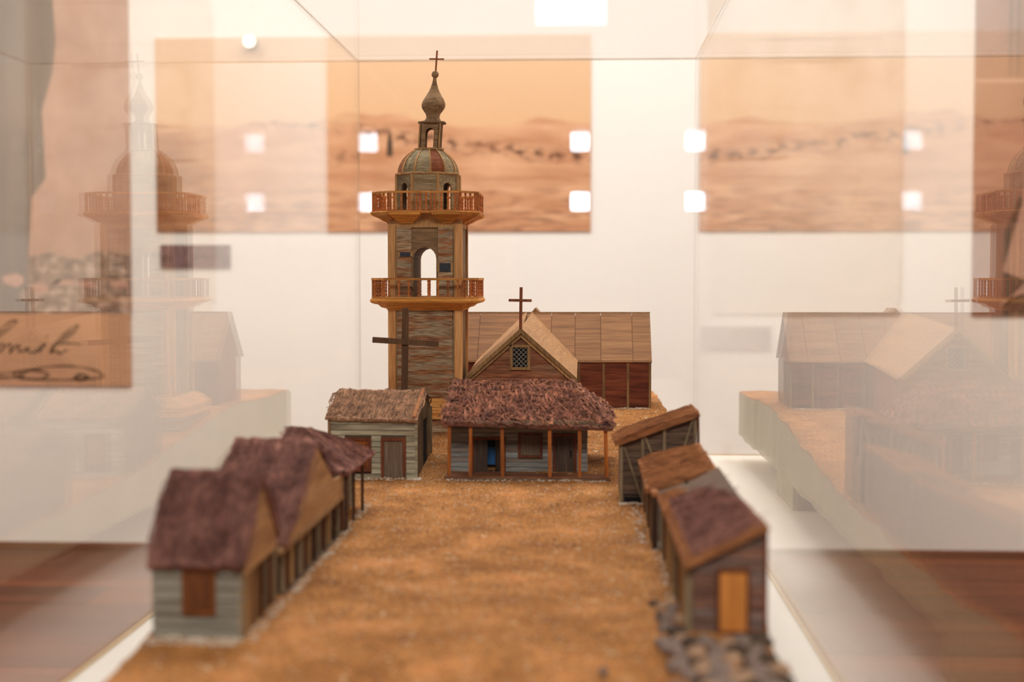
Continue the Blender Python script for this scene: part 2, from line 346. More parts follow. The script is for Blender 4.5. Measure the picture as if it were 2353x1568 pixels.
def stroke(pts, w0=5, name='ink_stroke', root=None):
    mb = MB(); n = 6
    P = [Vector(p) for p in pts]; out = []
    ex = [P[0]*2-P[1]]+P+[P[-1]*2-P[-2]]
    for i in range(len(P)-1):
        p0, p1, p2, p3 = ex[i:i+4]
        for j in range(n):
            t = j/n
            out.append(.5*((2*p1)+(-p0+p2)*t+(2*p0-5*p1+4*p2-p3)*t*t+(-p0+3*p1-3*p2+p3)*t**3))
    out.append(P[-1])
    L_ = []; R_ = []
    for i, p in enumerate(out):
        d = out[min(i+1, len(out)-1)]-out[max(i-1, 0)]; d = Vector((-d.y, d.x)); d.normalize(); ww = w0*(.6+.6*abs(math.sin(i*.35)))
        L_.append(p+d*ww); R_.append(p-d*ww)
    fr = [(q.x, YW-13.5, q.y) for q in L_+R_]; bk = [(q.x, YW-12.2, q.y) for q in L_+R_]; k = len(L_); fs = []
    for i in range(k-1): fs += [(i, i+1, k+i+1, k+i), (2*k+i, 3*k+i, 3*k+i+1, 2*k+i+1)]
    mb.add(fr+bk, fs); part(name, mb, 'ink', root)
def sp(*pts): return [(-2474+px*1.852, (640-py)*1.8-12) for px, py in pts]
for pts, w_ in ((((-60, 800), (-30, 790), (0, 768), (18, 748), (40, 732), (50, 732), (42, 742), (15, 764), (-10, 790), (-30, 812)), 4),
                (((0, 806), (8, 790), (18, 784), (16, 796), (10, 807), (26, 790), (36, 786), (34, 808), (44, 794), (56, 790), (54, 804), (66, 803), (76, 794), (76, 804), (90, 806), (104, 794), (116, 786), (100, 806)), 4),
                (((128, 808), (136, 790), (156, 768), (180, 748), (192, 744), (180, 760), (150, 782), (134, 792), (128, 806), (138, 802), (150, 808), (166, 800)), 5),
                (((146, 786), (170, 784), (196, 787)), 4), (((118, 768), (122, 769)), 5),
                (((-40, 862), (0, 858), (60, 850), (120, 840), (170, 838), (220, 845), (246, 856), (244, 864), (210, 868), (150, 870), (90, 869), (60, 866), (76, 850), (110, 852), (122, 858), (100, 868), (50, 866), (42, 856), (56, 852), (50, 864), (20, 866), (-40, 866)), 4),
                (((180, 866), (196, 858), (212, 862), (196, 872), (184, 866)), 6)):
    stroke(sp(*pts), w_, root=sg)
cp = panel('garment_photo', 1580, 2500, -154, 1400, 'brownph', 'brown photograph with a pale draped figure at the far right of the wall')
flat(cp, 'printed_shadow', [(1706, -150), (1840, -150), (2000, 200), (1900, 330), (1760, 330), (1706, 180)], 'darkph', 10)
flat(cp, 'printed_garment', [(1700, 30), (1775, 300), (1790, 560), (1850, 640), (2300, 640), (2300, -150), (1820, -150), (1790, -60), (1700, -90), (1690, -120), (1800, -10)], 'paleph', 11)
for k, x in enumerate((1715, 1745, 1790, 1826)): flat(cp, 'printed_stripe', [(x, 820), (x+9, 820), (x+9, 1400), (x, 1400)], 'darkph', 10.4)
flat(cp, 'printed_stripe', [(1582, 790), (2400, 790), (2400, 806), (1582, 806)], 'paleph', 10.4)
ot = thing('wall_outlet', 590, YW, -756, 'small ivory electrical outlet low on the wall right of the display case', 'outlet')
part('cover_plate', box(575, 608, YW-7, YW, -756, -680), 'outlet', ot); part('socket', box(583, 600, YW-9, YW-7, -712, -692), 'white', ot); part('socket', box(583, 600, YW-9, YW-7, -744, -724), 'white', ot)

# ------------------------------------------------------------------ lamps
def led(x, y, z, w_, h_, face, label, yaw=0, off=0):
    t = thing('led_panel', x, y, z, label, 'lamp')
    part('housing', box(x-w_/2-3, x+w_/2+3, y+2, y+16, z-3, z+h_+3), 'metal', t)
    part('led_face', box(x-w_/2, x+w_/2, y, y+2, z, z+h_), face, t)
    return t
t = thing('led_panel', -16, -160, 316, 'square cool white led panel hanging behind the camera, mirrored in the case', 'lamp')
part('led_face', box(-58, 26, -160, -157, 318, 402), 'lamp', t)
part('housing', box(-61, 29, -176, -160, 315, 405), 'white', t); part('hanging_rod', box(-17.5, -14.5, -170, -167, 405, ZC), 'white', t)
t = thing('spotlight', -1368, YW-60, 962, 'small round lit spotlight at the top edge of the panorama print', 'lamp')
part('lamp_head', MB().loft([[(-1368+r*math.cos(a), y, 972+r*math.sin(a)) for a in [i*math.pi/8 for i in range(16)]] for r, y in ((27, YW-70), (27, YW-30), (14, YW-8), (14, YW))]), 'metal', t)
part('lit_face', MB().loft([[(-1368+r*math.cos(a), y, 972+r*math.sin(a)) for a in [i*math.pi/8 for i in range(16)]] for r, y in ((24, YW-73), (25, YW-70.5))]), 'bulb', t)

# ------------------------------------------------------------------ display case
CX0, CX1, CY0, CY1, CZ0, CZ1 = -514, 252, 817, 3268, -405, 499
cs = thing('display_case', -131, 1944, ZF, 'large clear acrylic display case on a white plinth enclosing the village model', 'display case')
part('plinth', box(CX0-5, CX1+5, CY0-5, CY1+5, ZF, CZ0-6), 'white', cs)
part('base_board', box(CX0-5, CX1+5, CY0-5, CY1+5, CZ0-6, CZ0), 'white', cs)
tk = 5
for nm, a in (('left side pane', (CX0-tk, CX0, CY0, CY1, CZ0, CZ1)), ('right side pane', (CX1, CX1+tk, CY0, CY1, CZ0, CZ1)),
              ('back pane', (CX0-tk, CX1+tk, CY1, CY1+tk, CZ0, CZ1)), ('front pane', (CX0-tk, CX1+tk, CY0-tk, CY0, CZ0, CZ1)),
              ('top pane', (CX0-tk, CX1+tk, CY0-tk, CY1+tk, CZ1, CZ1+tk))):
    part('glass_pane', box(*a), 'glass', cs, 'clear '+nm)
q = 1.1
for x in (CX0-2, CX1+2):
    part('glue_seam', box(x-q, x+q, CY0, CY1, CZ1-2.2, CZ1-.05), 'seamp', cs)
    part('glue_seam', box(x-q-.6, x+q+.6, CY0, CY1, CZ0+.05, CZ0+3.2), 'seam', cs)
    part('glue_seam', box(x-q, x+q, CY1-1.5, CY1-.05, CZ0, CZ1), 'seamp', cs)
part('glue_seam', box(CX0, CX1, CY1-1.5, CY1-.05, CZ1-2.2, CZ1-.05), 'seamp', cs)
part('glue_seam', box(CX0, CX1, CY1-1.5, CY1-.05, CZ0+.05, CZ0+2.5), 'seam', cs)

# ------------------------------------------------------------------ model ground
prof = [(880, -314), (1070, -308), (1180, -300), (1600, -299), (2026, -287.5), (2330, -262), (2627, -238), (2800, -240), (3000, -247), (3200, -250)]
def g0(x, y):
    for (a, za), (b_, zb) in zip(prof, prof[1:]):
        if y <= b_: break
    t = min(1, max(0, (y-a)/(b_-a))); z = za+(zb-za)*t
    if x > 55: z += max(0, min(1, (x-55)/35))*max(0, min(1, (1330-y)/120))*14
    return z
def gz(x, y):
    n = noise.noise(Vector((x*.012, y*.012, 1)))*2.2+noise.noise(Vector((x*.06, y*.06, 4)))*1.3+noise.noise(Vector((x*.2, y*.2, 9)))*.6
    return g0(x, y)+n
GX0, GX1, GY0, GY1 = -368, 153, 905, 3175
mg = thing('model_ground', -108, 2040, -405, 'pale green slab with sandy soil top carrying the village inside the case', 'model base')
nx, ny = 150, 430; mb = MB(); vs = []
for j in range(ny+1):
    for i in range(nx+1):
        u = i/nx; y = GY0+(GY1-GY0)*j/ny
        e = 5*noise.noise(Vector((y*.012, 3 if u < .5 else 8, 0)))+(3 if u > .5 and y > 2900 else 0)
        x = GX0+(GX1-GX0)*u+(e if i in (0, nx) else 0)*1.4
        z = gz(x, y)
        if i in (0, nx) or j in (0, ny): z -= 3+2*noise.noise(Vector((x*.1, y*.05, 2)))
        vs.append((x, y, z))
fs = [(j*(nx+1)+i, j*(nx+1)+i+1, (j+1)*(nx+1)+i+1, (j+1)*(nx+1)+i) for j in range(ny) for i in range(nx)]
part('soil_surface', mb.add(vs, fs), 'soil', mg, kind='stuff', smooth=True)
mb = MB(); top = [vs[i] for i in range(nx+1)]+[vs[j*(nx+1)+nx] for j in range(1, ny+1)]+[vs[ny*(nx+1)+i] for i in range(nx-1, -1, -1)]+[vs[j*(nx+1)] for j in range(ny-1, 0, -1)]
mb.loft([[(x, y, -348) for x, y, z in top], [(x, y, z-1.0) for x, y, z in top]], cap=False)
k = len(top); mb.f.append(tuple(range(k)))
part('slab_side', mb, 'slab', mg)
for x0 in (-352, 110):
    for y0 in (1250, 2487): part('support_block', box(x0, x0+28, y0, y0+209, -405, -348), 'slab', mg)
# crumbs and pebbles on the soil
def lump(mb, x, y, z, r, sq=.6):
    o = [(0, 0, 1), (1, 0, 0), (0, 1, 0), (-1, 0, 0), (0, -1, 0), (0, 0, -.5)]
    a = R(0, 6); ca, sa = math.cos(a), math.sin(a)
    mb.add([(x+r*R(.7, 1.3)*(p[0]*ca-p[1]*sa), y+r*R(.7, 1.3)*(p[0]*sa+p[1]*ca), z+r*sq*p[2]) for p in o],
           [(0, 1, 2), (0, 2, 3), (0, 3, 4), (0, 4, 1), (5, 2, 1), (5, 3, 2), (5, 4, 3), (5, 1, 4)])
pa, pb, pc = MB(), MB(), MB()
for k in range(9000):
    x = R(GX0+8, GX1-8); y = GY0+30+(GY1-GY0-60)*random.random()**.8; lump(random.choice((pa, pb, pa)), x, y, gz(x, y)+.2, R(.5, 1.5))
for k in range(60): x = R(-260, 60); y = R(1000, 2000); lump(pc, x, y, gz(x, y)+.4, R(1.2, 2.6), .5)
for bx0, bx1, by in ((-360, -240, 2018), (-195, 32, 2012), (48, 84, 1846), (-362, -284, 1158), (-250, -232, 2020), (0, 126, 2618)):
    for k in range(150):
        x = R(bx0, bx1); y = by+R(-9, 8); lump(pa, x, y, gz(x, y)+.3, R(.8, 2.8))
for k in range(400):
    y = R(1160, 1830); x = -280+R(-3, 8); lump(pa, x, y, gz(x, y)+.2, R(.7, 2.2))
    y = R(1250, 1850); x = 86-(y > 1600)*16+R(-8, 3); lump(random.choice((pa, pb)), x, y, gz(x, y)+.2, R(.7, 2.6))
part('pale_crumb', pa, 'plaster', mg, 'pale plaster crumbs scattered on the soil', kind='stuff')
part('sand_grain', pb, 'soil', mg, 'coarse sand grains on the soil', kind='stuff'); part('dark_pebble', pc, 'stoned', mg, 'dark pebbles scattered over the plaza', kind='stuff')

# rubble stones in the near right corner
def rock(x, y, r, m, sd, lab='x'):
    bm = bmesh.new(); bmesh.ops.create_icosphere(bm, subdivisions=2, radius=1)
    mb = MB(); z = gz(x, y)
    for v in bm.verts:
        n = 1+.45*noise.noise(v.co*1.6+Vector((sd*3.1, 0, 0))); v.co = Vector((v.co.x*n*r, v.co.y*n*r*.9, v.co.z*n*r*.62))
    mb.add([(x+v.co.x, y+v.co.y, z+r*.2+v.co.z) for v in bm.verts], [[v.index for v in f.verts] for f in bm.faces]); bm.free()
    return single('rock', mb, m, (x, y, z), lab, 'rock', lab.replace(' rubble stone', ' rubble stones'))
random.seed(11)
spots = [(66, 1290, 6), (72, 1262, 9), (80, 1244, 8), (68, 1232, 7), (74, 1208, 11), (84, 1192, 8), (70, 1180, 9), (78, 1160, 10), (66, 1146, 9), (82, 1138, 10)]
for j in range(6):
    for i in range(6): spots.append((72+i*14+(j % 2)*6+R(-3, 3), 1122-j*22+R(-5, 5), R(9, 13)))
for k, (x, y, r) in enumerate(spots):
    if x < 148:
        mt = ('stone', 'stonet', 'stone', 'stoned')[k % 4] if k else 'stoned'
        zone = 'along the street side of the nearest right hut' if k < 10 else 'in the heap right under the orange door hut' if y > 1060 else 'at the front edge of the heap before the orange door hut'
        rock(x, y, r*R(.8, 1.0), mt, k, {'stone': 'grey', 'stonet': 'tan', 'stoned': 'dark brown'}[mt]+' rubble stone '+zone)
single('rock', MB().lathe([(.5, -306), (3.5, -305), (4.2, -302), (2.6, -299.5), (.4, -299)], 16, 1085, 7), 'stone', (16, 1085, -306), 'single small grey stone lying alone on the open sand near the front', 'rock')

# ------------------------------------------------------------------ siding, frames, thatch
def boards(root, axis, at, a0, a1, z0, z1, n, m, face=-1, holes=(), slope=None, th=1.6, name='board'):
    """clapboards on a wall. axis 'x': wall runs in x at depth `at`; 'y': runs in y at x = `at`. slope(z) limits the run in a gable"""
    h = (z1-z0)/n
    for k in range(n):
        za, zb = z0+k*h, z0+(k+1)*h-min(.9, h*.1)
        segs = [(a0, a1)]
        for (h0, h1, hz0, hz1) in holes:
            if hz0 < zb-.3*h and hz1 > za+.3*h:
                ns = []
                for s0, s1 in segs:
                    if h1 <= s0 or h0 >= s1: ns.append((s0, s1)); continue
                    if h0 > s0: ns.append((s0, h0))
                    if h1 < s1: ns.append((h1, s1))
                segs = ns
        for s0, s1 in segs:
            if s1-s0 < 1: continue
            b0, b1, t0, t1 = s0, s1, s0, s1
            if slope:
                l0, r0 = slope(za); l1, r1 = slope(zb)
                b0, b1, t0, t1 = max(s0, l0), min(s1, r0), max(s0, l1), min(s1, r1)
                if b1-b0 < 2: continue
                if t1-t0 < .5: t0 = t1 = (t0+t1)/2; t1 += .5
            p = th*1.5+R(-.2, .4); f = face; dz = R(-.15, .15)
            P = (lambda a, o, z: (a, at+f*o, z)) if axis == 'x' else (lambda a, o, z: (at+f*o, a, z))
            mb = MB().hexa([P(b0, 0, za+dz), P(b1, 0, za-dz), P(b1, p, za-dz), P(b0, p, za+dz)], [P(t0, 0, zb), P(t1, 0, zb), P(t1, p*.45, zb), P(t0, p*.45, zb)])
            part(name, mb, m, root)
def frame(root, axis, at, a0, a1, z0, z1, wd, m, name='window_frame', face=-1, out=3, bottom=True, label=None):
    mb = MB(); f0, f1 = sorted((at, at+face*out))
    def B(p, q, r, s):
        mb.box(p, q, f0, f1, r, s) if axis == 'x' else mb.box(f0, f1, p, q, r, s)
    B(a0, a0+wd, z0, z1); B(a1-wd, a1, z0, z1); B(a0+wd, a1-wd, z1-wd, z1)
    if bottom: B(a0+wd, a1-wd, z0, z0+wd)
    return part(name, mb, m, root, label)
def post(root, x, y, z0, z1, r, m, lean=0):
    part('post', MB().hexa([(x-r, y-r, z0), (x+r, y-r, z0), (x+r, y+r, z0), (x-r, y+r, z0)], [(x-r+lean, y-r, z1), (x+r+lean, y-r, z1), (x+r+lean, y+r, z1), (x-r+lean, y+r, z1)]), m, root)
def thatch(root, quads, m, t=5, nf=900, tangle=.15, ln=.5, lift=1.2, wd=1.1, bump=2.2):
    """quads: eave-left, eave-right, ridge-right, ridge-left. A lumpy layer plus loose fibres lying on it"""
    base, fib = MB(), MB()
    tot = sum(((q[1]-q[0]).length+(q[2]-q[3]).length)*(q[3]-q[0]).length for q in [[Vector(p) for p in q] for q in quads])
    for q in quads:
        q = [Vector(p) for p in q]; n = (q[1]-q[0]).cross(q[3]-q[0])
        if n.length < 1e-6: n = (q[1]-q[0]).cross(q[2]-q[0])
        n.normalize()
        if n.z < 0: n = -n
        A = lambda u, v: (q[0]*(1-u)+q[1]*u)*(1-v)+(q[3]*(1-u)+q[2]*u)*v
        W = int(max(6, (q[1]-q[0]).length/3)); H = int(max(5, (q[3]-q[0]).length/4)); up, dn = [], []
        for j in range(H+1):
            for i in range(W+1):
                p = A(i/W, j/H); b_ = bump*(noise.noise(p*.09)+.6*noise.noise(Vector((p.x*.3, p.y*.12, p.z*.12))))
                if j == 0: p = p-(q[3]-q[0]).normalized()*(1.5+2.5*noise.noise(p*.25))
                up.append(p+n*(t*.5+b_)); dn.append(p-n*t*.5)
        K = (W+1)*(H+1); fs = []
        for j in range(H):
            for i in range(W):
                a = j*(W+1)+i; fs += [(a, a+1, a+W+2, a+W+1), (K+a, K+a+W+1, K+a+W+2, K+a+1)]
        rim = [i for i in range(W+1)]+[j*(W+1)+W for j in range(1, H+1)]+[H*(W+1)+i for i in range(W-1, -1, -1)]+[j*(W+1) for j in range(H-1, 0, -1)]
        for a, b_ in zip(rim, rim[1:]+rim[:1]): fs.append((a, K+a, K+b_, b_))
        base.add(up+dn, fs)
        area_ = ((q[1]-q[0]).length+(q[2]-q[3]).length)*(q[3]-q[0]).length
        sl = (q[3]-q[0]).normalized(); ac = (q[1]-q[0]).normalized()
        for k in range(int(nf*area_/tot)):
            curl = random.random() < tangle
            u, v = random.random(), random.random(); L_ = ln*R(.3, 1)
            v0 = v*(1-L_*.9)-.04; v1 = min(1.01, v0+L_); du = R(-1, 1)*tangle*.35*L_
            p0, p1 = A(u, v0), A(min(1, max(0, u+du)), v1); ns = 3; w_ = wd*R(.4, 1.2)
            if curl:      # a loose curled strand lying across the others
                ns = 7; c_ = A(u, .05+.9*v); r_ = R(3, 13)*(1 if ln < .6 else .7); a0 = R(0, 6.3); aw = R(1.2, 4.2)*random.choice((-1, 1)); ec = R(.5, 1.4)
                pts = [c_+(sl*math.sin(a0+aw*q_/ns)*ec+ac*math.cos(a0+aw*q_/ns))*r_*(.6+.5*q_/ns) for q_ in range(ns+1)]
            else:
                bend = ac*R(-1, 1)*(p1-p0).length*.12
                pts = [p0.lerp(p1, q_/ns)+bend*math.sin(math.pi*q_/ns) for q_ in range(ns+1)]
            hh = R(-.2, lift); vs_ = []; fsx = []
            for q_, c in enumerate(pts):
                d = (pts[min(q_+1, ns)]-pts[max(q_-1, 0)]).normalized(); side = d.cross(n).normalized()
                f_ = math.sin(math.pi*(q_+.6)/(ns+1.2)); b_ = bump*(noise.noise(c*.09)+.6*noise.noise(Vector((c.x*.3, c.y*.12, c.z*.12))))
                c = c+n*(t*.5+b_+hh*f_+.2); vs_ += [c-side*w_*f_*.55, c+n*w_*f_*.7, c+side*w_*f_*.55]
            for q_ in range(ns): a = q_*3; fsx += [(a, a+1, a+4, a+3), (a+1, a+2, a+5, a+4)]
            fib.add(vs_, fsx)
    part('roof_base', base, m, root, kind='stuff'); part('roof_fibre', fib, m, root, kind='stuff')

# ------------------------------------------------------------------ left: nearest hut with gabled thatch
def left_hut():
    x0, x1, y0, y1, zg, ze, zr = -361, -284, 1167, 1300, -303, -238, -172
    t = thing('thatched_hut', (x0+x1)/2, (y0+y1)/2, zg, 'nearest left hut, grey boards, brown window facing front, steep purple thatch', 'hut')
    ym = 1234
    part('wall', MB().prismX([(y0+2, zg), (y1-2, zg), (y1-2, ze), (ym, zr-4), (y0+2, ze)], x0+2, x1-14), 'doorb', t)
    boards(t, 'x', y0+2, x0, x1, zg+1, ze, 6, 'siddim', -1, [(-334, -308, -280, -243)])
    part('window_shutter', box(-332, -310, y0-.5, y0+2, -280, -244), 'doorb', t)
    frame(t, 'x', y0+1, -335, -307, -282, -242, 3.2, 'shut', out=3)
    # tan gable board on the street side above an open gallery
    part('gable_board', MB().prismX([(y0+1, -250), (y1-1, -250), (y1-1, ze), (ym, zr-3), (y0+1, ze)], x1-3, x1), 'tanpan', t)
    for y, m, w_ in ((1169, 'postg', 2.4), (1186, 'postt', 4.2), (1203, 'doorb', 2.2), (1222, 'postt', 1.8), (1240, 'doorb', 2.6), (1262, 'postg', 2), (1280, 'doorb', 2.4), (1297, 'postg', 2)):
        post(t, x1-2, y, zg, -250, w_*.8, m)
    part('door', box(x1-14, x1-12, 1206, 1236, zg, -256), 'dooro', t); part('door', box(x1-14, x1-12, 1244, 1274, zg, -256), 'doorg', t)
    part('gallery_floor', box(x1-14, x1+1, y0, y1, zg-2, zg+2.5), 'doorg', t)
    thatch(t, [[(x0-3, y0-5, ze-2), (x1+3, y0-5, ze-2), (x1+3, ym, zr+2), (x0-3, ym, zr+2)], [(x1+2, y1+4, ze), (x0-3, y1+4, ze), (x0-3, ym, zr), (x1+2, ym, zr)]], 'thatch', 6, 1500, .12, .7)
left_hut()
def left_hut2():
    x0, x1, y0, y1, zg, ze, zr = -362, -282, 1322, 1655, -300, -250, -175
    t = thing('thatched_hut', (x0+x1)/2, 1490, zg, 'second left hut, long tan gable board over a posted gallery, purple thatch', 'hut')
    ym = 1478
    part('wall', MB().prismX([(y0+2, zg), (y1-2, zg), (y1-2, ze), (ym, zr-5), (y0+2, ze)], x0+2, x1-14), 'sidbrown', t)
    part('gable_board', MB().prismX([(1306, -258), (y1, -258), (y1, -232), (1590, -228), (ym+4, zr), (1402, -216), (1332, -253), (1306, -253)], x1-3, x1), 'tanpan', t)
    part('band_strip', box(x1, x1+1.6, 1306, y1, -259, -255), 'edge', t)
    ys_ = [1326, 1346, 1366, 1388, 1410, 1432, 1456, 1480, 1508, 1536, 1566, 1600, 1632, 1653]
    for k, y in enumerate(ys_): post(t, x1-2, y, zg, -258, (1.6, 2.4, 1.8)[k % 3], ('postg', 'doorb', 'postt', 'postd')[k % 4])
    for k, (a, b_) in enumerate(((1334, 1362), (1374, 1404), (1440, 1474), (1520, 1556), (1606, 1640))): part('door', box(x1-14, x1-12, a, b_, zg, -262), ('doorg', 'shut', 'doorb', 'doorg', 'door')[k], t)
    part('gallery_floor', box(x1-14, x1+1, y0, y1, zg-2, zg+2.5), 'doorg', t)
    thatch(t, [[(x0-4, y0, ze-2), (x1+3, y0, ze-2), (x1+3, ym, zr+3), (x0-4, ym, zr+5)], [(x1-2, y1-44, ze+14), (x0-3, y1-14, ze+4), (x0-3, ym, zr), (x1-2, ym+6, zr-2)]], 'thatch', 7, 2200, .12, .6)
left_hut2()
def left_hut3():
    zg, ze = -299, -227
    t = thing('thatched_hut', -320, 1725, zg, 'third left hut with drooping purple thatch hipped over three thin dark posts', 'hut')
    part('wall', box(-362, -300, 1662, 1818, zg, ze+6), 'sidbrown', t)
    boards(t, 'y', -300, 1662, 1818, zg+1, ze+4, 7, 'siddim', 1)
    part('door', box(-299, -297, 1690, 1716, zg, -250), 'doorb', t); part('door', box(-299, -297, 1760, 1786, zg, -250), 'doorg', t)
    part('porch_floor', box(-300, -272, 1650, 1822, zg-2, zg+1.5), 'doorg', t)
    for y in (1657, 1712, 1781): post(t, -279, y, zg, ze+2, 1.7, 'postd')
    part('porch_beam', box(-281, -277, 1640, 1830, ze-1, ze+3), 'postd', t)
    A, B, C, D = (-366, 1650, ze), (-272, 1644, ze), (-272, 1838, ze-1), (-366, 1838, ze)
    r0, r1 = (-366, 1735, -186), (-346, 1740, -187)
    thatch(t, [[A, B, r1, r0], [B, C, r1, r1], [C, D, r0, r1]], 'thatch', 6, 2200, .14, .7)
left_hut3()

# ------------------------------------------------------------------ white house
def white_house():
    x0, x1, y0, y1, zg, ze, zr = -367, -238, 2026, 2208, -290, -202, -170
    t = thing('thatched_house', (x0+x1)/2, 2117, zg, 'whitewashed board house with brown thatch in front of the tower, window and door', 'house')
    ym = 2118
    part('wall', MB().prismX([(y0+2, zg), (y1-2, zg), (y1-2, ze+1), (ym, zr-3), (y0+2, ze+1)], x0+2, x1-2), 'sidbrown', t)
    win, dr = (-343, -304, -278, -229), (-290, -254, -290, -229)
    boards(t, 'x', y0+2, x0+4, x1-3, zg+1, ze, 11, 'siding', -1, [win, dr], th=1.3)
    part('corner_board', box(x0, x0+4, y0-1, y0+3, zg, ze), 'edge', t); part('corner_board', box(x1-3, x1+.6, y0-1, y0+3, zg, ze), 'siding', t, 'pale whitewashed corner board')
    part('window_shutter', box(-340, -307, y0-.5, y0+2, -276, -232), 'shut', t)
    for k in range(7): part('shutter_slat', box(-338.5, -308.5, y0-1.2, y0-.4, -274+k*6, -270.4+k*6), 'shut', t)
    frame(t, 'x', y0+1, *win, 4.2, 'frame', out=4)
    part('door', box(-287, -257, y0-.5, y0+2, -290, -232), 'doorg', t)
    frame(t, 'x', y0+1, *dr, 4.2, 'frame', name='door_frame', out=4, bottom=False)
    # right side: upright planks and a black sheet painted in for a shaded doorway
    part('doorway_shade', box(x1-2, x1-.8, 2104, 2160, -286, -212), 'black', t, 'black sheet painted in for the shade of an open side doorway')
    for a, b_, zt in ((2030, 2044, -199), (2045, 2060, -193), (2061, 2078, -188), (2079, 2102, -180), (2162, 2184, -192), (2185, 2205, -200)):
        part('side_plank', box(x1-2, x1+R(-.4, .8), a, b_, zg, zt), 'wornv', t)
    part('side_plank', box(x1-2, x1+.3, 2103, 2161, -211, -186), 'wornv', t)
    post(t, x1+.5, 2206, zg, ze+3, 2, 'postg')
    thatch(t, [[(x0-3, y0-4, ze+1), (x1+1, y0-4, ze-2), (x1+2, ym, zr+1), (x0+1, ym, zr+2)], [(x1, y1+4, ze), (x0-2, y1+4, ze), (x0+1, ym, zr), (x1+1, ym, zr-1)]], 'thatchg', 4, 1500, .14, .7, 1.6, 1.8, 2.2)
    part('ridge_pole', MB().bar((x1-4, y0-2, ze+3), (x1-1, ym, zr+4), 5, 4), 'thatchr', t)
white_house()

# ------------------------------------------------------------------ porch house
def porch_house():
    zg = -289; yp, yf, yb = 2028, 2075, 2210; x0, xw, xd = -196, 5, 34
    t = thing('thatched_house', -81, 2120, zg, 'porch house with tangled reddish thatch and orange posts in the middle of the plaza', 'house')
    part('porch_floor', box(x0-3, xd+4, yp-6, yb, zg-3, -284), 'gable', t)
    part('foundation_strip', box(x0, xd+6, yp-9, yp-6, zg-3, -286.5), 'doorg', t)
    zt = -212
    d1, wi, d2 = (-164, -113, -284, -232), (-95, -59, -263, -226), (-44, -9, -284, -227)
    # front wall core with the doorway of the half-open door left out
    cb = MB().box(x0, -160, yf+2, yf+5, -284, zt).box(-117, xw, yf+2, yf+5, -284, zt).box(-160, -117, yf+2, yf+5, -234, zt)
    cb.box(x0, x0+3, yf+5, yb, -284, zt).box(xw-3, xw, yf+5, yb, -284, zt).box(x0, xw, yb-3, yb, -284, zt)
    part('wall', cb, 'sidbrown', t)
    boards(t, 'x', yf+2, x0, xw, -283.5, zt, 10, 'sidblue', -1, [d1, wi, d2], th=1.3)
    boards(t, 'y', xw, yf, yb, -283.5, zt, 10, 'sidblue', 1, th=1.2)
    frame(t, 'x', yf+1, *d1, 4.5, 'frame', name='door_frame', out=3.2, bottom=False)
    part('door', box(-159.5, -140, yf-1, yf+2, -284, -236.5), 'door', t, 'closed left leaf of the half-open double door')
    part('door', MB().hexa([(-117.5, yf+1, -284), (-129, yf+12, -284), (-127.5, yf+13, -284), (-116, yf+2, -284)], [(-117.5, yf+1, -236.5), (-129, yf+12, -236.5), (-127.5, yf+13, -236.5), (-116, yf+2, -236.5)]), 'door', t, 'right leaf swung inwards')
    part('inner_floor', box(-175, -100, yf+5, yf+60, -284.5, -283), 'black', t); part('inner_shade_sheet', box(-175, -100, yf+48, yf+49, -283, zt), 'black', t)  # black floor and added black sheet stand in for the unlit room
    part('blue_cloth', MB().hexa([(-142, yf+20, -276), (-124, yf+20, -276), (-124, yf+22, -276), (-142, yf+22, -276)], [(-142, yf+20, -250), (-126, yf+20, -250), (-126, yf+22, -250), (-142, yf+22, -250)]), 'blue', t, 'blue patch inside the doorway')
    part('window_shutter', box(-92, -62, yf-.5, yf+2, -261, -229), 'doorg', t); frame(t, 'x', yf+1, *wi, 4, 'frame', out=3.4)
    part('door', box(-41, -12, yf-.5, yf+2, -284, -230), 'door', t, 'closed right door'); frame(t, 'x', yf+1, *d2, 4, 'frame', name='door_frame', out=3.2, bottom=False)
    part('door_handle', box(-18.5, -16.5, yf-2, yf-.5, -262, -252), 'black', t)
    for x in (-192, -161.5, -115, -47, -4.5): post(t, x, yp, -285, -205, 2.4, 'post', R(-.8, .8))
    post(t, xd, yp, -285, -214, 2.6, 'post', -1.6); post(t, xd+1, 2160, -285, -214, 2.4, 'post', -1)
    part('porch_beam', box(x0-3, xw+10, yp-3, yp+3, -211, -204), 'postg', t); part('porch_beam', MB().bar((xw+8, yp, -208), (xd+4, yp, -216), 5, 5), 'postg', t)
    ze = -207
    A, B, C, D = (x0-7, yp-8, ze), (xd+9, yp-6, ze-7), (xd+11, yb+6, ze-2), (x0-5, yb+8, ze)
    r0, r1 = (x0-3, 2175, -160), (-24, 2175, -160)
    thatch(t, [[A, B, r1, r0], [B, C, r1, r1], [C, D, r0, r1]], 'thatcho', 6, 3600, .7, .4, 5.0, 3.0, 5.0)
porch_house()

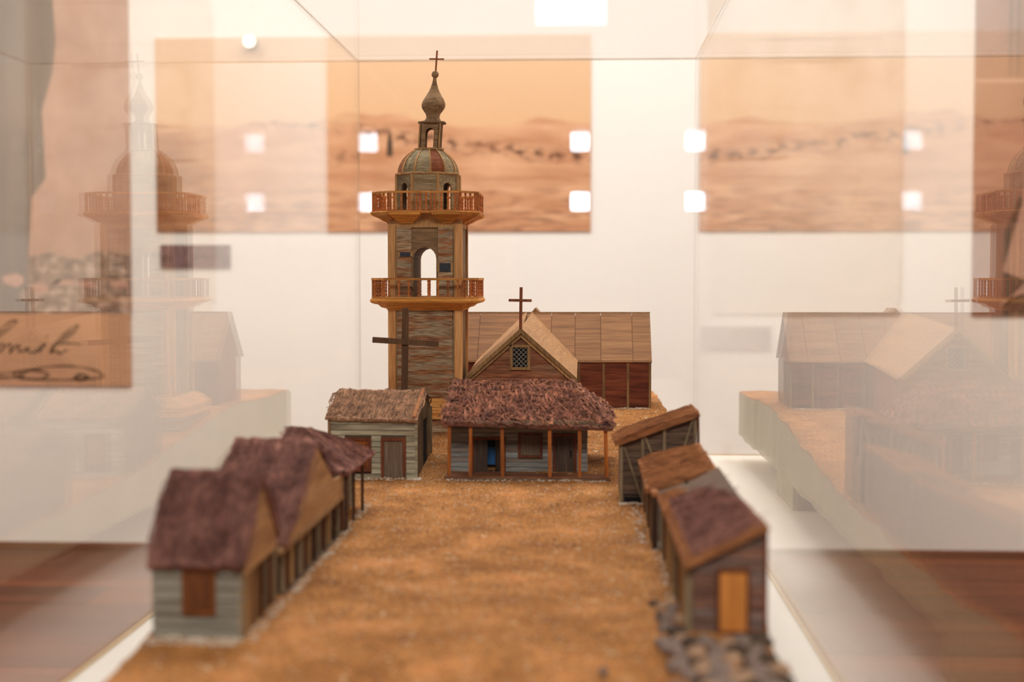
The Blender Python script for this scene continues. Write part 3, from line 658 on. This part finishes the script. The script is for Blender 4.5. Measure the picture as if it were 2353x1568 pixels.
# ------------------------------------------------------------------ right side huts
def right_shed():
    zg = -296; y0, y1 = 1853, 1945
    t = thing('thatched_shed', 98, 1900, zg, 'slant-roofed brown shed with pale posts and braces, farthest on the right', 'shed')
    part('wall', MB().prismY([(49, zg), (148, zg), (148, -178), (49, -214)], y0+4, y1), 'sidbrown', t)
    boards(t, 'x', y0+4, 50, 147, zg+2, -182, 13, 'sidbrown', -1, [(56, 82, -296, -285)], slope=lambda z: (50+max(0, (z+214)/36*99), 147), th=1.3)
    part('gap_shade', box(54, 84, y0+2, y0+4.5, zg, -282), 'black', t, 'gap at the foot of the wall, its shade painted black')  # black box painted in for the shade under the boards
    for x, zt in ((50, -211), (78, -203), (106, -193), (146, -178)): post(t, x, y0, zg-2, zt, 1.9, 'postg')
    for a, b_ in (((54, y0-.5, -220), (77, y0-.5, -288)), ((80, y0-.5, -203), (92, y0-.5, -235)), ((143, y0-.5, -182), (128, y0-.5, -232))): part('brace', MB().bar(a, b_, 2.6, 2.2), 'postg', t)
    thatch(t, [[(43, y0-8, -214), (43, y1+5, -216), (150, y1+3, -176), (151, y0-6, -175)]], 'thatchr', 8, 1300, .08, .5)
    part('roof_edge', MB().bar((149, y0-6, -178), (150, y0-6, -230), 3, 5), 'frame', t)
right_shed()
def right_hut2():
    zg = -299; y0, y1 = 1560, 1812
    t = thing('thatched_hut', 113, 1690, zg, 'middle right hut with blue-grey wall showing below its short reddish thatch', 'hut')
    part('wall', MB().prismY([(83, zg), (147, zg), (147, -216), (83, -238)], y0+3, y1), 'sidbrown', t)
    boards(t, 'x', y0+3, 83, 147, zg+2, -214, 10, 'sidblue', -1, [(112, 116, -232, -222), (139, 143, -228, -218)], slope=lambda z: (83+max(0, (z+238)/24*64), 147), th=1.3)
    part('wall_slot', box(112, 116, y0+1.5, y0+3.2, -232, -222), 'black', t); part('wall_slot', box(139, 143, y0+1.5, y0+3.2, -228, -218), 'black', t)
    for k, y in enumerate((1564, 1590, 1616, 1650, 1690, 1735, 1780, 1806)): post(t, 79, y, zg-1, -236, (2.2, 1.8)[k % 2], ('postd', 'postg', 'doorb', 'postt')[k % 4])
    for k, (a, b_) in enumerate(((1598, 1640), (1660, 1682), (1745, 1772))): part('door', box(81, 83, a, b_, zg, -250), ('shut', 'doorg', 'shut')[k], t)
    part('gallery_beam', box(76, 83, y0, y1, -240, -235), 'thatchr', t)
    thatch(t, [[(73, 1590, -238), (73, y1+4, -233), (149, y1+3, -212), (150, 1584, -214)]], 'thatchr', 6, 1300, .08, .5)
right_hut2()
def right_hut3():
    zg = -289; y0, y1 = 1152, 1545
    t = thing('thatched_hut', 118, 1340, zg, 'nearest right hut with tall bright orange door and rusty blue-grey end wall', 'hut')
    part('wall', MB().prismY([(92, zg), (147, zg), (147, -204), (92, -234)], y0+3, y1), 'sidbrown', t)
    boards(t, 'x', y0+3, 90, 148, zg+1, -199, 9, 'sidrust', -1, [(109, 135, -290, -237)], slope=lambda z: (90+max(0, (z+234)/35*58), 148), th=1.5)
    part('door', box(111, 133, y0-1, y0+3, zg+2, -238), 'dooro', t, 'bright orange door'); frame(t, 'x', y0+1, 108.5, 135.5, zg, -235, 2.6, 'frame', name='door_frame', out=3.4)
    part('corner_board', box(147, 150, y0, y0+5, zg, -202), 'frame', t)
    part('foundation', box(90, 149, y0-4, y1, zg-14, zg), 'doorg', t)
    for k, y in enumerate((1160, 1196, 1232, 1275, 1330, 1385, 1440, 1500, 1540)): post(t, 87, y, zg-12, -236, (2.6, 2, 2.4)[k % 3], ('postg', 'postt', 'postt', 'doorb')[k % 4])
    for k, (a, b_) in enumerate(((1168, 1190), (1202, 1228), (1240, 1268), (1340, 1376), (1450, 1490))): part('door', box(90, 92, a, b_, zg-6, -245), ('shut', 'shut', 'doorb', 'shut', 'doorg')[k], t)
    thatch(t, [[(84, y0-6, -232), (84, y1+4, -240), (148, y1+2, -216), (150, y0-5, -200)]], 'thatchr', 6, 2600, .10, .35)
    thatch(t, [[(92, y0-3, -226), (92, 1480, -234), (146, 1480, -214), (148, y0-2, -201)]], 'thatch', 8, 2200, .10, .35)
right_hut3()

# ------------------------------------------------------------------ large free-standing cross
t = thing('cross', -284, 2262, -268, 'tall dark wooden cross standing before the tower behind the white house', 'cross')
part('upright', MB().bar((-287, 2262, -272), (-283.5, 2262, -47), 10, 7), 'crossd', t); part('crossbar', MB().bar((-336, 2258, -98), (-230, 2258, -104.5), 9, 7), 'crossd', t)

# ------------------------------------------------------------------ chapel
def chapel():
    zg = -248; t = thing('chapel', -120, 2650, zg, 'wooden chapel with tan plank roof, lattice gable window and cross beside the tower', 'chapel')
    nx0, nx1, yf, yb, ze, zr, yr = -350, 124, 2627, 2800, -152, -67, 2713
    part('wall', MB().prismX([(yf+2, zg), (yb-2, zg), (yb-2, ze), (yr, zr-4), (yf+2, ze)], nx0+3, nx1-3), 'redwall', t)
    cuts = [-12, 36, 41, 81, 85, 121]
    for a, b_ in ((-9, 35.5), (40.5, 80.5), (85.5, 121)): part('wall_panel', box(a, b_, yf+.4, yf+2.2, zg, ze), 'redwall', t)
    for a in (-346, -296): part('wall_panel', box(a, a+46, yf+.4, yf+2.2, zg, ze), 'redwall', t)
    for x in (-12.5, -7.5, 38, 83, 123.5): part('wall_batten', box(x-2.2, x+2.2, yf-1.2, yf+2.4, zg, ze), 'edge', t)
    for y in (2660, 2700, 2740, 2780): part('wall_batten', box(nx1-3, nx1+1, y-2, y+2, zg, ze-4), 'edge', t)
    part('eave_strip', box(nx0, nx1+2, yf-3, yf, ze-2, ze+1), 'edge', t)
    xs = [-352, -300, -252, -196, -120, -60, -15, 33, 92, 127]
    for a, b_ in zip(xs, xs[1:]):
        dz = R(-.5, .5)
        part('roof_panel', MB().slab([(a+.4, yf-5, ze-2+dz), (b_-.4, yf-5, ze-2+dz), (b_-.4, yr, zr+2+dz), (a+.4, yr, zr+2+dz)], 2.4), 'shingle', t)
        part('roof_panel', MB().slab([(b_-.4, yb+5, ze-2), (a+.4, yb+5, ze-2), (a+.4, yr, zr+2), (b_-.4, yr, zr+2)], 2.4), 'shingle', t)
    part('ridge_board', box(-352, 127, yr-1.2, yr+1.2, zr+.5, zr+3.2), 'edge', t)
    # front arm with the gable
    ax, hw, y0 = -103, 92, 2353; za, zl = -83, -165
    part('gable_wall', MB().prismY([(ax-hw+6, zg), (ax+hw-6, zg), (ax+hw-6, zl), (ax, za-7), (ax-hw+6, zl)], y0+8, y0+11), 'gable', t)
    for k in range(7):
        z0_ = -250+k*12.2
        part('gable_plank', box(ax-hw+7, ax+hw-7, y0+6.4+R(-.3, .2), y0+8, z0_, z0_+11.8), 'gable', t)
    z = -164.4
    while z < -100:
        z2 = min(z+11, -96); f = lambda q: (q-zl)/(za-7-zl)*(hw-6)
        part('gable_plank', MB().hexa([(ax-hw+7+f(z), y0+6.4, z), (ax+hw-7-f(z), y0+6.4, z), (ax+hw-7-f(z), y0+8, z), (ax-hw+7+f(z), y0+8, z)], [(ax-hw+7+f(z2), y0+6.8, z2), (ax+hw-7-f(z2), y0+6.8, z2), (ax+hw-7-f(z2), y0+8, z2), (ax-hw+7+f(z2), y0+8, z2)]), 'gable', t)
        z += 11.3
    part('side_wall', box(ax+hw-9, ax+hw-6, y0+8, yf+5, zg, zl+3), 'gable', t); part('side_wall', box(ax-hw+6, ax-hw+9, y0+8, yf+5, zg, zl+3), 'gable', t)
    part('corner_batten', box(ax+hw-7, ax+hw-3, y0+6, y0+10, zg, zl), 'edge', t)
    # roof of the arm: eave front, eave back, ridge back, ridge front
    part('roof_panel', MB().slab([(ax+hw+1, y0, zl-1), (ax+hw+1, yf, ze+1), (ax+6, yr, zr+2.4), (ax, y0, za+1)], 3), 'shingle2', t, 'pale right roof slope of the gabled arm')
    part('roof_panel', MB().slab([(ax-hw-1, y0, zl-1), (ax-hw-1, yf, ze+1), (ax-6, yr, zr+2.4), (ax, y0, za+1)], 3), 'shingle2', t)
    for s in (-1, 1):
        part('rake_board', MB().hexa([(ax+s*(hw+2), y0-3, zl-8), (ax+s*(hw+2), y0+1, zl-8), (ax, y0+1, za-8), (ax, y0-3, za-8)], [(ax+s*(hw+2), y0-3, zl-1), (ax+s*(hw+2), y0+1, zl-1), (ax, y0+1, za+1), (ax, y0-3, za+1)]), 'edge', t)
        part('rake_trim', MB().hexa([(ax+s*(hw-7), y0+2, zl-7), (ax+s*(hw-7), y0+6, zl-7), (ax, y0+6, za-15), (ax, y0+2, za-15)], [(ax+s*(hw-1), y0+2, zl-5), (ax+s*(hw-1), y0+6, zl-5), (ax, y0+6, za-8), (ax, y0+2, za-8)]), 'strip', t)
    # rear gable peeping over the ridge
    part('rear_roof', MB().loft([[(-118, yr+40, -88), (-70, yr+40, -88), (-93, yr+40, -57)], [(-140, yr+120, -110), (-48, yr+120, -110), (-93, yr+120, -57)]]), 'shingle', t)
    # window
    wx0, wx1, wz0, wz1 = -121.5, -87.5, -152, -110; wy = y0+4
    part('window_shade_backing', box(wx0+4, wx1-4, wy+1.8, wy+2.6, wz0+4, wz1-4), 'black', t)  # black backing stands in for the shade behind the lattice
    wf = frame(t, 'x', wy+2, wx0, wx1, wz0, wz1, 4.6, 'strip', out=4)
    a0, a1, b0, b1 = wx0+4.6, wx1-4.6, wz0+4.6, wz1-4.6
    for s in (1, -1):
        for k in range(-6, 12):
            # line x = c + s*(z-b0), clipped to the opening
            c = a0+k*7.6-3 if s == 1 else a0+k*7.6+1
            pts = []
            for zz in (b0, b1):
                x_ = c+s*(zz-b0)
                pts.append((x_, zz))
            (xa, z_a), (xb, z_b) = pts
            def clip(x_, z_, xo, zo):
                if x_ < a0: return a0, z_+(a0-x_)/(xo-x_)*(zo-z_)
                if x_ > a1: return a1, z_+(a1-x_)/(xo-x_)*(zo-z_)
                return x_, z_
            if max(xa, xb) <= a0 or min(xa, xb) >= a1: continue
            p, q_ = clip(xa, z_a, xb, z_b), clip(xb, z_b, xa, z_a)
            if abs(p[0]-q_[0]) < 2: continue
            part('lattice_bar', MB().bar((p[0], wy+.6-s*.35, p[1]), (q_[0], wy+.6-s*.35, q_[1]), 1.3, .8), 'siddim', wf)
    c = part('gable_cross', MB().bar((ax-.5, y0-2, -84), (ax+.5, y0-2, -14.5), 5, 4), 'crossr', t); part('crossbar', MB().bar((-123, y0-4.5, -36), (-85, y0-4.5, -36.6), 4.4, 3), 'crossr', c)
chapel()

# ------------------------------------------------------------------ tower
def tower():
    cx, cy = -267, 2458; zg = -268
    t = thing('bell_tower', cx, cy, zg, 'tall wooden bell tower with two balustraded balconies, ribbed dome and onion spire', 'tower')
    sq = lambda h, z, dx=0: [(cx+dx-h, cy-h, z), (cx+dx+h, cy-h, z), (cx+dx+h, cy+h, z), (cx+dx-h, cy+h, z)]
    def chf(h, f, z):   # chamfered square: half width h, half flat f
        return [(cx-f, cy-h, z), (cx+f, cy-h, z), (cx+h, cy-f, z), (cx+h, cy+f, z), (cx+f, cy+h, z), (cx-f, cy+h, z), (cx-h, cy+f, z), (cx-h, cy-f, z)]
    # plinth
    part('plinth', MB().loft([sq(86, -272), sq(85, -236)]), 'worn', t)
    part('plinth_moulding', MB().loft([chf(92, 82, -236), chf(92, 82, -231), chf(88, 78, -229), chf(90, 80, -226), chf(90, 80, -219), chf(84, 74, -214), chf(80, 72, -209), chf(70, 62, -203)]), 'gold', t)
    # lower shaft
    part('shaft_wall', MB().loft([sq(58, -206), sq(57, -50)]), 'worn', t)
    part('front_panel', box(cx-48, cx+46, cy-60, cy-57, -204, -52), 'worn', t, 'worn painted front panel with rusty and grey streaks')
    part('side_panel', box(cx+57, cx+60, cy-44, cy+44, -204, -52), 'wornv', t); part('side_panel', box(cx-60, cx-57, cy-44, cy+44, -204, -52), 'wornv', t)
    def pilasters(z0, z1):
        for sx in (-1, 1):
            for sy in (-1, 1):
                a, b_ = sorted((cx+sx*50.5, cx+sx*63)); c, d = sorted((cy+sy*50.5, cy+sy*63))
                part('pilaster', box(a, b_, c, d, z0, z1), 'goldz', t)
                a, b_ = sorted((cx+sx*48, cx+sx*50.2)); part('pilaster_fillet', box(a, b_, min(cy+sy*61.5, cy+sy*57), max(cy+sy*61.5, cy+sy*57), z0, z1), 'strip', t)
    pilasters(-206, -50)
    # lower balcony
    part('balcony_moulding', MB().loft([chf(64, 60, -54), chf(66, 60, -51), chf(74, 62, -49), chf(80, 64, -44), chf(86, 67, -43), chf(91, 69, -41), chf(93, 70, -38), chf(92, 70, -35), chf(89, 67, -33.5)]), 'mold', t)
    part('balcony_floor', MB().loft([chf(90, 68, -33.5), chf(90, 68, -31)]), 'gold', t)
    def ring(h, f, z0, z1, wdt, name, m, poly=None):
        P = poly or [(x, y) for x, y, _ in chf(h, f, 0)]; n = len(P)
        for i in range(n):
            a, b_ = Vector((*P[i], (z0+z1)/2)), Vector((*P[(i+1) % n], (z0+z1)/2)); d = (b_-a).normalized()*wdt*.3
            part(name, MB().bar(a-d, b_+d, z1-z0, wdt, up=(0, 0, 1)) if False else MB().bar(a-d, b_+d, wdt, z1-z0, up=(0, 0, 1)), m, t)
    def baluster_mesh(h, r):
        mb = MB().lathe([(r*.9, 0), (r*.9, h*.12), (r*.5, h*.16), (r*.95, h*.30), (r*.6, h*.42), (r*.9, h*.5), (r*.6, h*.58), (r*.95, h*.72), (r*.5, h*.84), (r*.9, h*.88), (r*.9, h)], 0, 0, 8)
        me = mb.data('baluster', (0, 0, 0)); me.materials.append(M['turn']); return me
    def balusters(P, z, h, r, counts):
        me = baluster_mesh(h, r); n = len(P)
        for i in range(n):
            a, b_ = Vector(P[i]), Vector(P[(i+1) % n]); c = counts[i % len(counts)]
            for k in range(c):
                p = a.lerp(b_, (k+.5)/c if c > 1 else .5)
                link('baluster', me, None, t, ((p.x-cx)*S, (p.y-cy)*S, (z-zg)*S))
    P = [(x, y) for x, y, _ in chf(88, 66, 0)]
    balusters(P, -31, 28.5, 2.1, [8, 3, 7, 3]); ring(88, 66, -3, .8, 5, 'handrail', 'gold')
    for p in P: part('newel', box(p[0]-1.8, p[0]+1.8, p[1]-1.8, p[1]+1.8, -31, -2), 'turn', t)
    # upper shaft with arched passage
    za0, zt, aw, acx = -31, 92, 19.5, cx-1
    def arch(w_, z0, spring, rise, n=10): return [(acx-w_, z0)]+[(acx-w_*math.cos(math.pi*i/n), spring+rise*math.sin(math.pi*i/n)) for i in range(n+1)]+[(acx+w_, z0)]
    A = arch(aw, za0, 33, 20)
    mbx = MB()
    outl = [(cx-55, za0), *A, (cx+55, za0), (cx+55, zt), (cx-55, zt)]
    mbx.prismY([(cx-55, za0), (acx-aw, za0), (acx-aw, zt), (cx-55, zt)], cy-57, cy+57)
    mbx.prismY([(acx+aw, za0), (cx+55, za0), (cx+55, zt), (acx+aw, zt)], cy-57, cy+57)
    for (xa, z_a), (xb, z_b) in zip(A[1:-1], A[2:-1]): mbx.prismY([(xa, z_a), (xb, z_b), (xb, zt), (xa, zt)], cy-57, cy+57)
    part('shaft_wall', mbx, 'lintel', t)
    part('front_panel', box(cx-49, cx-23, cy-61, cy-57, za0, zt-2), 'worn', t); part('front_panel', box(cx+22, cx+47, cy-61, cy-57, za0, zt-2), 'worn', t)
    part('side_panel', box(cx+55, cx+60, cy-46, cy+46, za0, zt), 'wornv', t); part('side_panel', box(cx-60, cx-55, cy-46, cy+46, za0, zt), 'wornv', t)
    for x0, x1, z0, z1 in ((cx-42.5, cx-24.5, 37, 44.5), (cx+24.5, cx+43.5, 11.5, 26)):
        wf = part('window_frame', box(x0-3.5, x1+3.5, cy-62.2, cy-61, z0, z1), 'strip', t); part('window_slot', box(x0, x1, cy-62.8, cy-62.1, z0, z1), 'slate', wf)
    pilasters(za0, zt)
    # upper balcony: bays over the pilasters with a small notch between
    def plan(s):
        q = [(-58, -93), (-5, -93), (0, -86), (9, -86), (14, -93), (62, -93), (93, -60), (93, -6), (86, 0), (93, 6), (93, 60), (60, 93), (6, 93), (0, 86), (-6, 93), (-60, 93), (-93, 60), (-93, 6), (-86, 0), (-93, -6), (-93, -60)]
        return [(cx+a*s, cy+b_*s) for a, b_ in q]
    def pz(s, z): return [(x, y, z) for x, y in plan(s)]
    part('corbel_core', MB().loft([chf(61, 58, 86), chf(62, 59, 92), chf(63, 60, 100), chf(66, 60, 109)]), 'strip', t)
    def bay(x0, x1):   # splayed moulding block under a bay, front side
        sh = 15; mb = MB(); rings = []
        for f, y, z in ((1, -66, 93), (.9, -67, 95.5), (.75, -72, 97), (.4, -80, 102), (.15, -88, 105), (0, -92, 107), (0, -93, 110)):
            rings.append([(x0+sh*f, cy+y, z), (x1-sh*f, cy+y, z), (x1-sh*f, cy-50, z), (x0+sh*f, cy-50, z)])
        return mb.loft(rings)
    part('corbel', bay(cx-58, cx-5), 'mold', t); part('corbel', bay(cx+14, cx+62), 'mold', t)
    def bayside(y0, y1, s):
        rings = []
        for f, x, z in ((1, 66, 93), (.9, 67, 95.5), (.75, 72, 97), (.4, 80, 102), (.15, 88, 105), (0, 92, 107), (0, 93, 110)):
            rings.append([(cx+s*x, y0+14*f, z), (cx+s*x, y1-14*f, z), (cx+s*50, y1-14*f, z), (cx+s*50, y0+14*f, z)])
        return MB().loft(rings)
    for s in (-1, 1):
        part('corbel', bayside(cy-60, cy-6, s), 'mold', t); part('corbel', bayside(cy+6, cy+60, s), 'mold', t)
        # corner corbels
        rings = []
        for k, z in ((0, 90), (.1, 94), (.35, 99), (.6, 103), (.9, 106), (1, 110)):
            g = lambda a, b_: (cx+s*(52+(a-52)*k), cy+(-52+(b_+52)*k), z)
            rings.append([g(60, -92), g(92, -60), (cx+s*50, cy-46, z), (cx+s*44, cy-50, z)])
        part('corbel', MB().loft(rings), 'gold', t)
    part('balcony_floor', MB().loft([pz(.985, 109), pz(1, 111), pz(.99, 113)]), 'gold', t)
    Pu = plan(.95)
    balusters(Pu, 113, 30, 2.1, [4, 0, 1, 0, 4, 4, 4, 1, 1, 4, 4, 4, 1, 1, 4, 4, 4, 1, 1, 4, 4])
    ring(0, 0, 143, 146.3, 4.6, 'handrail', 'gold', Pu); ring(0, 0, 113, 115, 3.6, 'foot_rail', 'turn', Pu)
    for p in (Pu[0], Pu[1], Pu[4], Pu[5], Pu[6], Pu[10], Pu[20]): part('newel', box(p[0]-1.9, p[0]+1.9, p[1]-1.9, p[1]+1.9, 113, 143), 'turn', t)
    # drum
    rf = 52.5; dcx = cx-1; rc = rf/math.cos(math.pi/8)
    for i in range(8):
        a = -math.pi/2+i*math.pi/4; hw = rf*math.tan(math.pi/8); nx_, ny_ = math.cos(a), math.sin(a); tx_, ty_ = -ny_, nx_
        W = lambda s, o, z: (dcx+nx_*(rf-o)+tx_*s, cy+ny_*(rf-o)+ty_*s, z)
        if i % 2 == 0:
            mb = MB().hexa([W(-hw, 0, 113), W(hw, 0, 113), W(hw-1.5, 3.5, 113), W(-hw+1.5, 3.5, 113)], [W(-hw, 0, 177), W(hw, 0, 177), W(hw-1.5, 3.5, 177), W(-hw+1.5, 3.5, 177)])
        else:
            o_ = [(-9, 113)]+[(-9*math.cos(math.pi*k/8), 154+9*math.sin(math.pi*k/8)) for k in range(9)]+[(9, 113)]
            mb = MB()
            for s0, s1 in ((-hw, -9), (9, hw)): mb.hexa([W(s0, 0, 113), W(s1, 0, 113), W(s1, 3.5, 113), W(s0, 3.5, 113)], [W(s0, 0, 177), W(s1, 0, 177), W(s1, 3.5, 177), W(s0, 3.5, 177)])
            for (s0, z0), (s1, z1) in zip(o_[1:-1], o_[2:-1]): mb.loft([[W(s0, 0, z0), W(s1, 0, z1), W(s1, 0, 177), W(s0, 0, 177)], [W(s0, 3.5, z0), W(s1, 3.5, z1), W(s1, 3.5, 177), W(s0, 3.5, 177)]])
        part('drum_panel', mb, 'sage', t)
        b_ = a+math.pi/8; p = (dcx+rc*math.cos(b_), cy+rc*math.sin(b_))
        part('corner_strip', MB().lathe([(2.6, 113), (2.6, 177)], p[0], p[1], 6), 'strip', t)
    a8 = math.pi/8
    part('drum_cornice', MB().lathe([(rc, 176), (rc+2, 177), (rc+2, 179.5), (rc-.5, 180.5)], dcx, cy, 8, a8), 'strip', t)
    part('drum_ceiling', MB().lathe([(rc-4, 174), (rc-4, 176)], dcx, cy, 8, a8), 'black', t)
    # dome
    prof_ = [(52, 180), (51.2, 187), (48.5, 195), (44, 203), (38, 210), (31, 216), (24, 220.5)]; cxd = dcx
    for i in range(12):
        a0, a1 = math.radians(-90-26+6+i*30+1.2), math.radians(-90-26+6+(i+1)*30-1.2)
        mb = MB(); rings = []
        for r, z in prof_:
            rr = r*R(.998, 1.002); rings.append([(cxd+rr*math.cos(a), cy+rr*math.sin(a), z) for a in (a0, (a0+a1)/2, a1)]+[(cxd+(rr-2.5)*math.cos(a), cy+(rr-2.5)*math.sin(a), z-.5) for a in (a1, (a0+a1)/2, a0)])
        part('dome_panel', mb.loft(rings), 'rust' if i in (1, 10, 6) else 'sage', t)
        a = a0-math.radians(1.2); mb = MB(); rings = []
        for r, z in prof_:
            w_ = .042*(1 if r > 35 else 1.25); rings.append([(cxd+q_*math.cos(b_), cy+q_*math.sin(b_), z+(.6 if q_ > r else 0)) for q_, b_ in ((r+1.2, a-w_), (r+1.2, a+w_), (r-1.5, a+w_), (r-1.5, a-w_))])
        part('dome_rib', mb.loft(rings), 'strip', t)
    part('dome_lining', MB().lathe([(r-3, z-1) for r, z in prof_], cxd, cy, 16), 'black', t)
    # lantern, leaning slightly
    lx = cx+2
    part('lantern_floor', MB().lathe([(25, 219.5), (27, 221), (27, 223.5), (25.5, 224)], lx-1, cy, 8, a8), 'strip', t)
    lw, z0, z1 = 17.2, 224, 266
    for s in range(4):
        a = s*math.pi/2; nx_, ny_ = math.sin(a), -math.cos(a); tx_, ty_ = math.cos(a), math.sin(a)
        W = lambda q_, o, z: (lx+(z-224)*.06+nx_*(lw-o)+tx_*q_, cy+ny_*(lw-o)+ty_*q_, z)
        mb = MB(); o_ = [(-7.2*math.cos(math.pi*k/8), 251+7.2*math.sin(math.pi*k/8)) for k in range(9)]
        for s0, s1 in ((-lw, -7.2), (7.2, lw)): mb.hexa([W(s0, 0, z0), W(s1, 0, z0), W(s1, 2.5, z0), W(s0, 2.5, z0)], [W(s0, 0, z1), W(s1, 0, z1), W(s1, 2.5, z1), W(s0, 2.5, z1)])
        for (s0, q0), (s1, q1) in zip(o_, o_[1:]): mb.loft([[W(s0, 0, q0), W(s1, 0, q1), W(s1, 0, z1), W(s0, 0, z1)], [W(s0, 2.5, q0), W(s1, 2.5, q1), W(s1, 2.5, z1), W(s0, 2.5, z1)]])
        part('lantern_wall', mb, ('lintel', 'lintel', 'lintel', 'sage')[s], t)
    for sx in (-1, 1):
        for sy in (-1, 1): part('lantern_post', MB().bar((lx+sx*lw, cy+sy*lw, z0), (lx+sx*lw+2.5, cy+sy*lw, z1), 2.6, 2.6), 'strip', t)
    part('lantern_cap', MB().lathe([(24, 266), (25.5, 267), (25.5, 269), (24, 270)], lx+4, cy, 8, a8), 'spire', t)
    ox = cx+7
    pr = [(15, 270), (14.2, 272), (12, 276), (11.4, 279), (13, 284), (17, 289), (20, 294), (20.8, 299), (19.6, 304), (16.4, 310), (12.6, 316), (9.2, 322), (6.4, 329), (4.3, 336), (3.3, 341), (2.9, 346)]
    part('onion_spire', MB().loft([[(ox+(z-270)*.05+r*math.cos(2*math.pi*i/24), cy+r*math.sin(2*math.pi*i/24), z) for i in range(24)] for r, z in pr]), 'spire', t, smooth=True)
    part('finial_ball', MB().lathe([(.6, 344.6), (3.4, 345.6), (5.6, 348), (6.4, 351), (5.6, 354.2), (3.4, 356.6), (.6, 357.6)], ox+4.5, cy, 16), 'spire', t, smooth=True)
    c = part('spire_cross', MB().bar((ox+5.5, cy, 356), (ox+8, cy, 392), 2.9, 2.6), 'crossl', t)
    part('crossbar', MB().bar((ox-5.5, cy-1.6, 377.6), (ox+20, cy-1.6, 377), 2.6, 2), 'crossl', c)
tower()
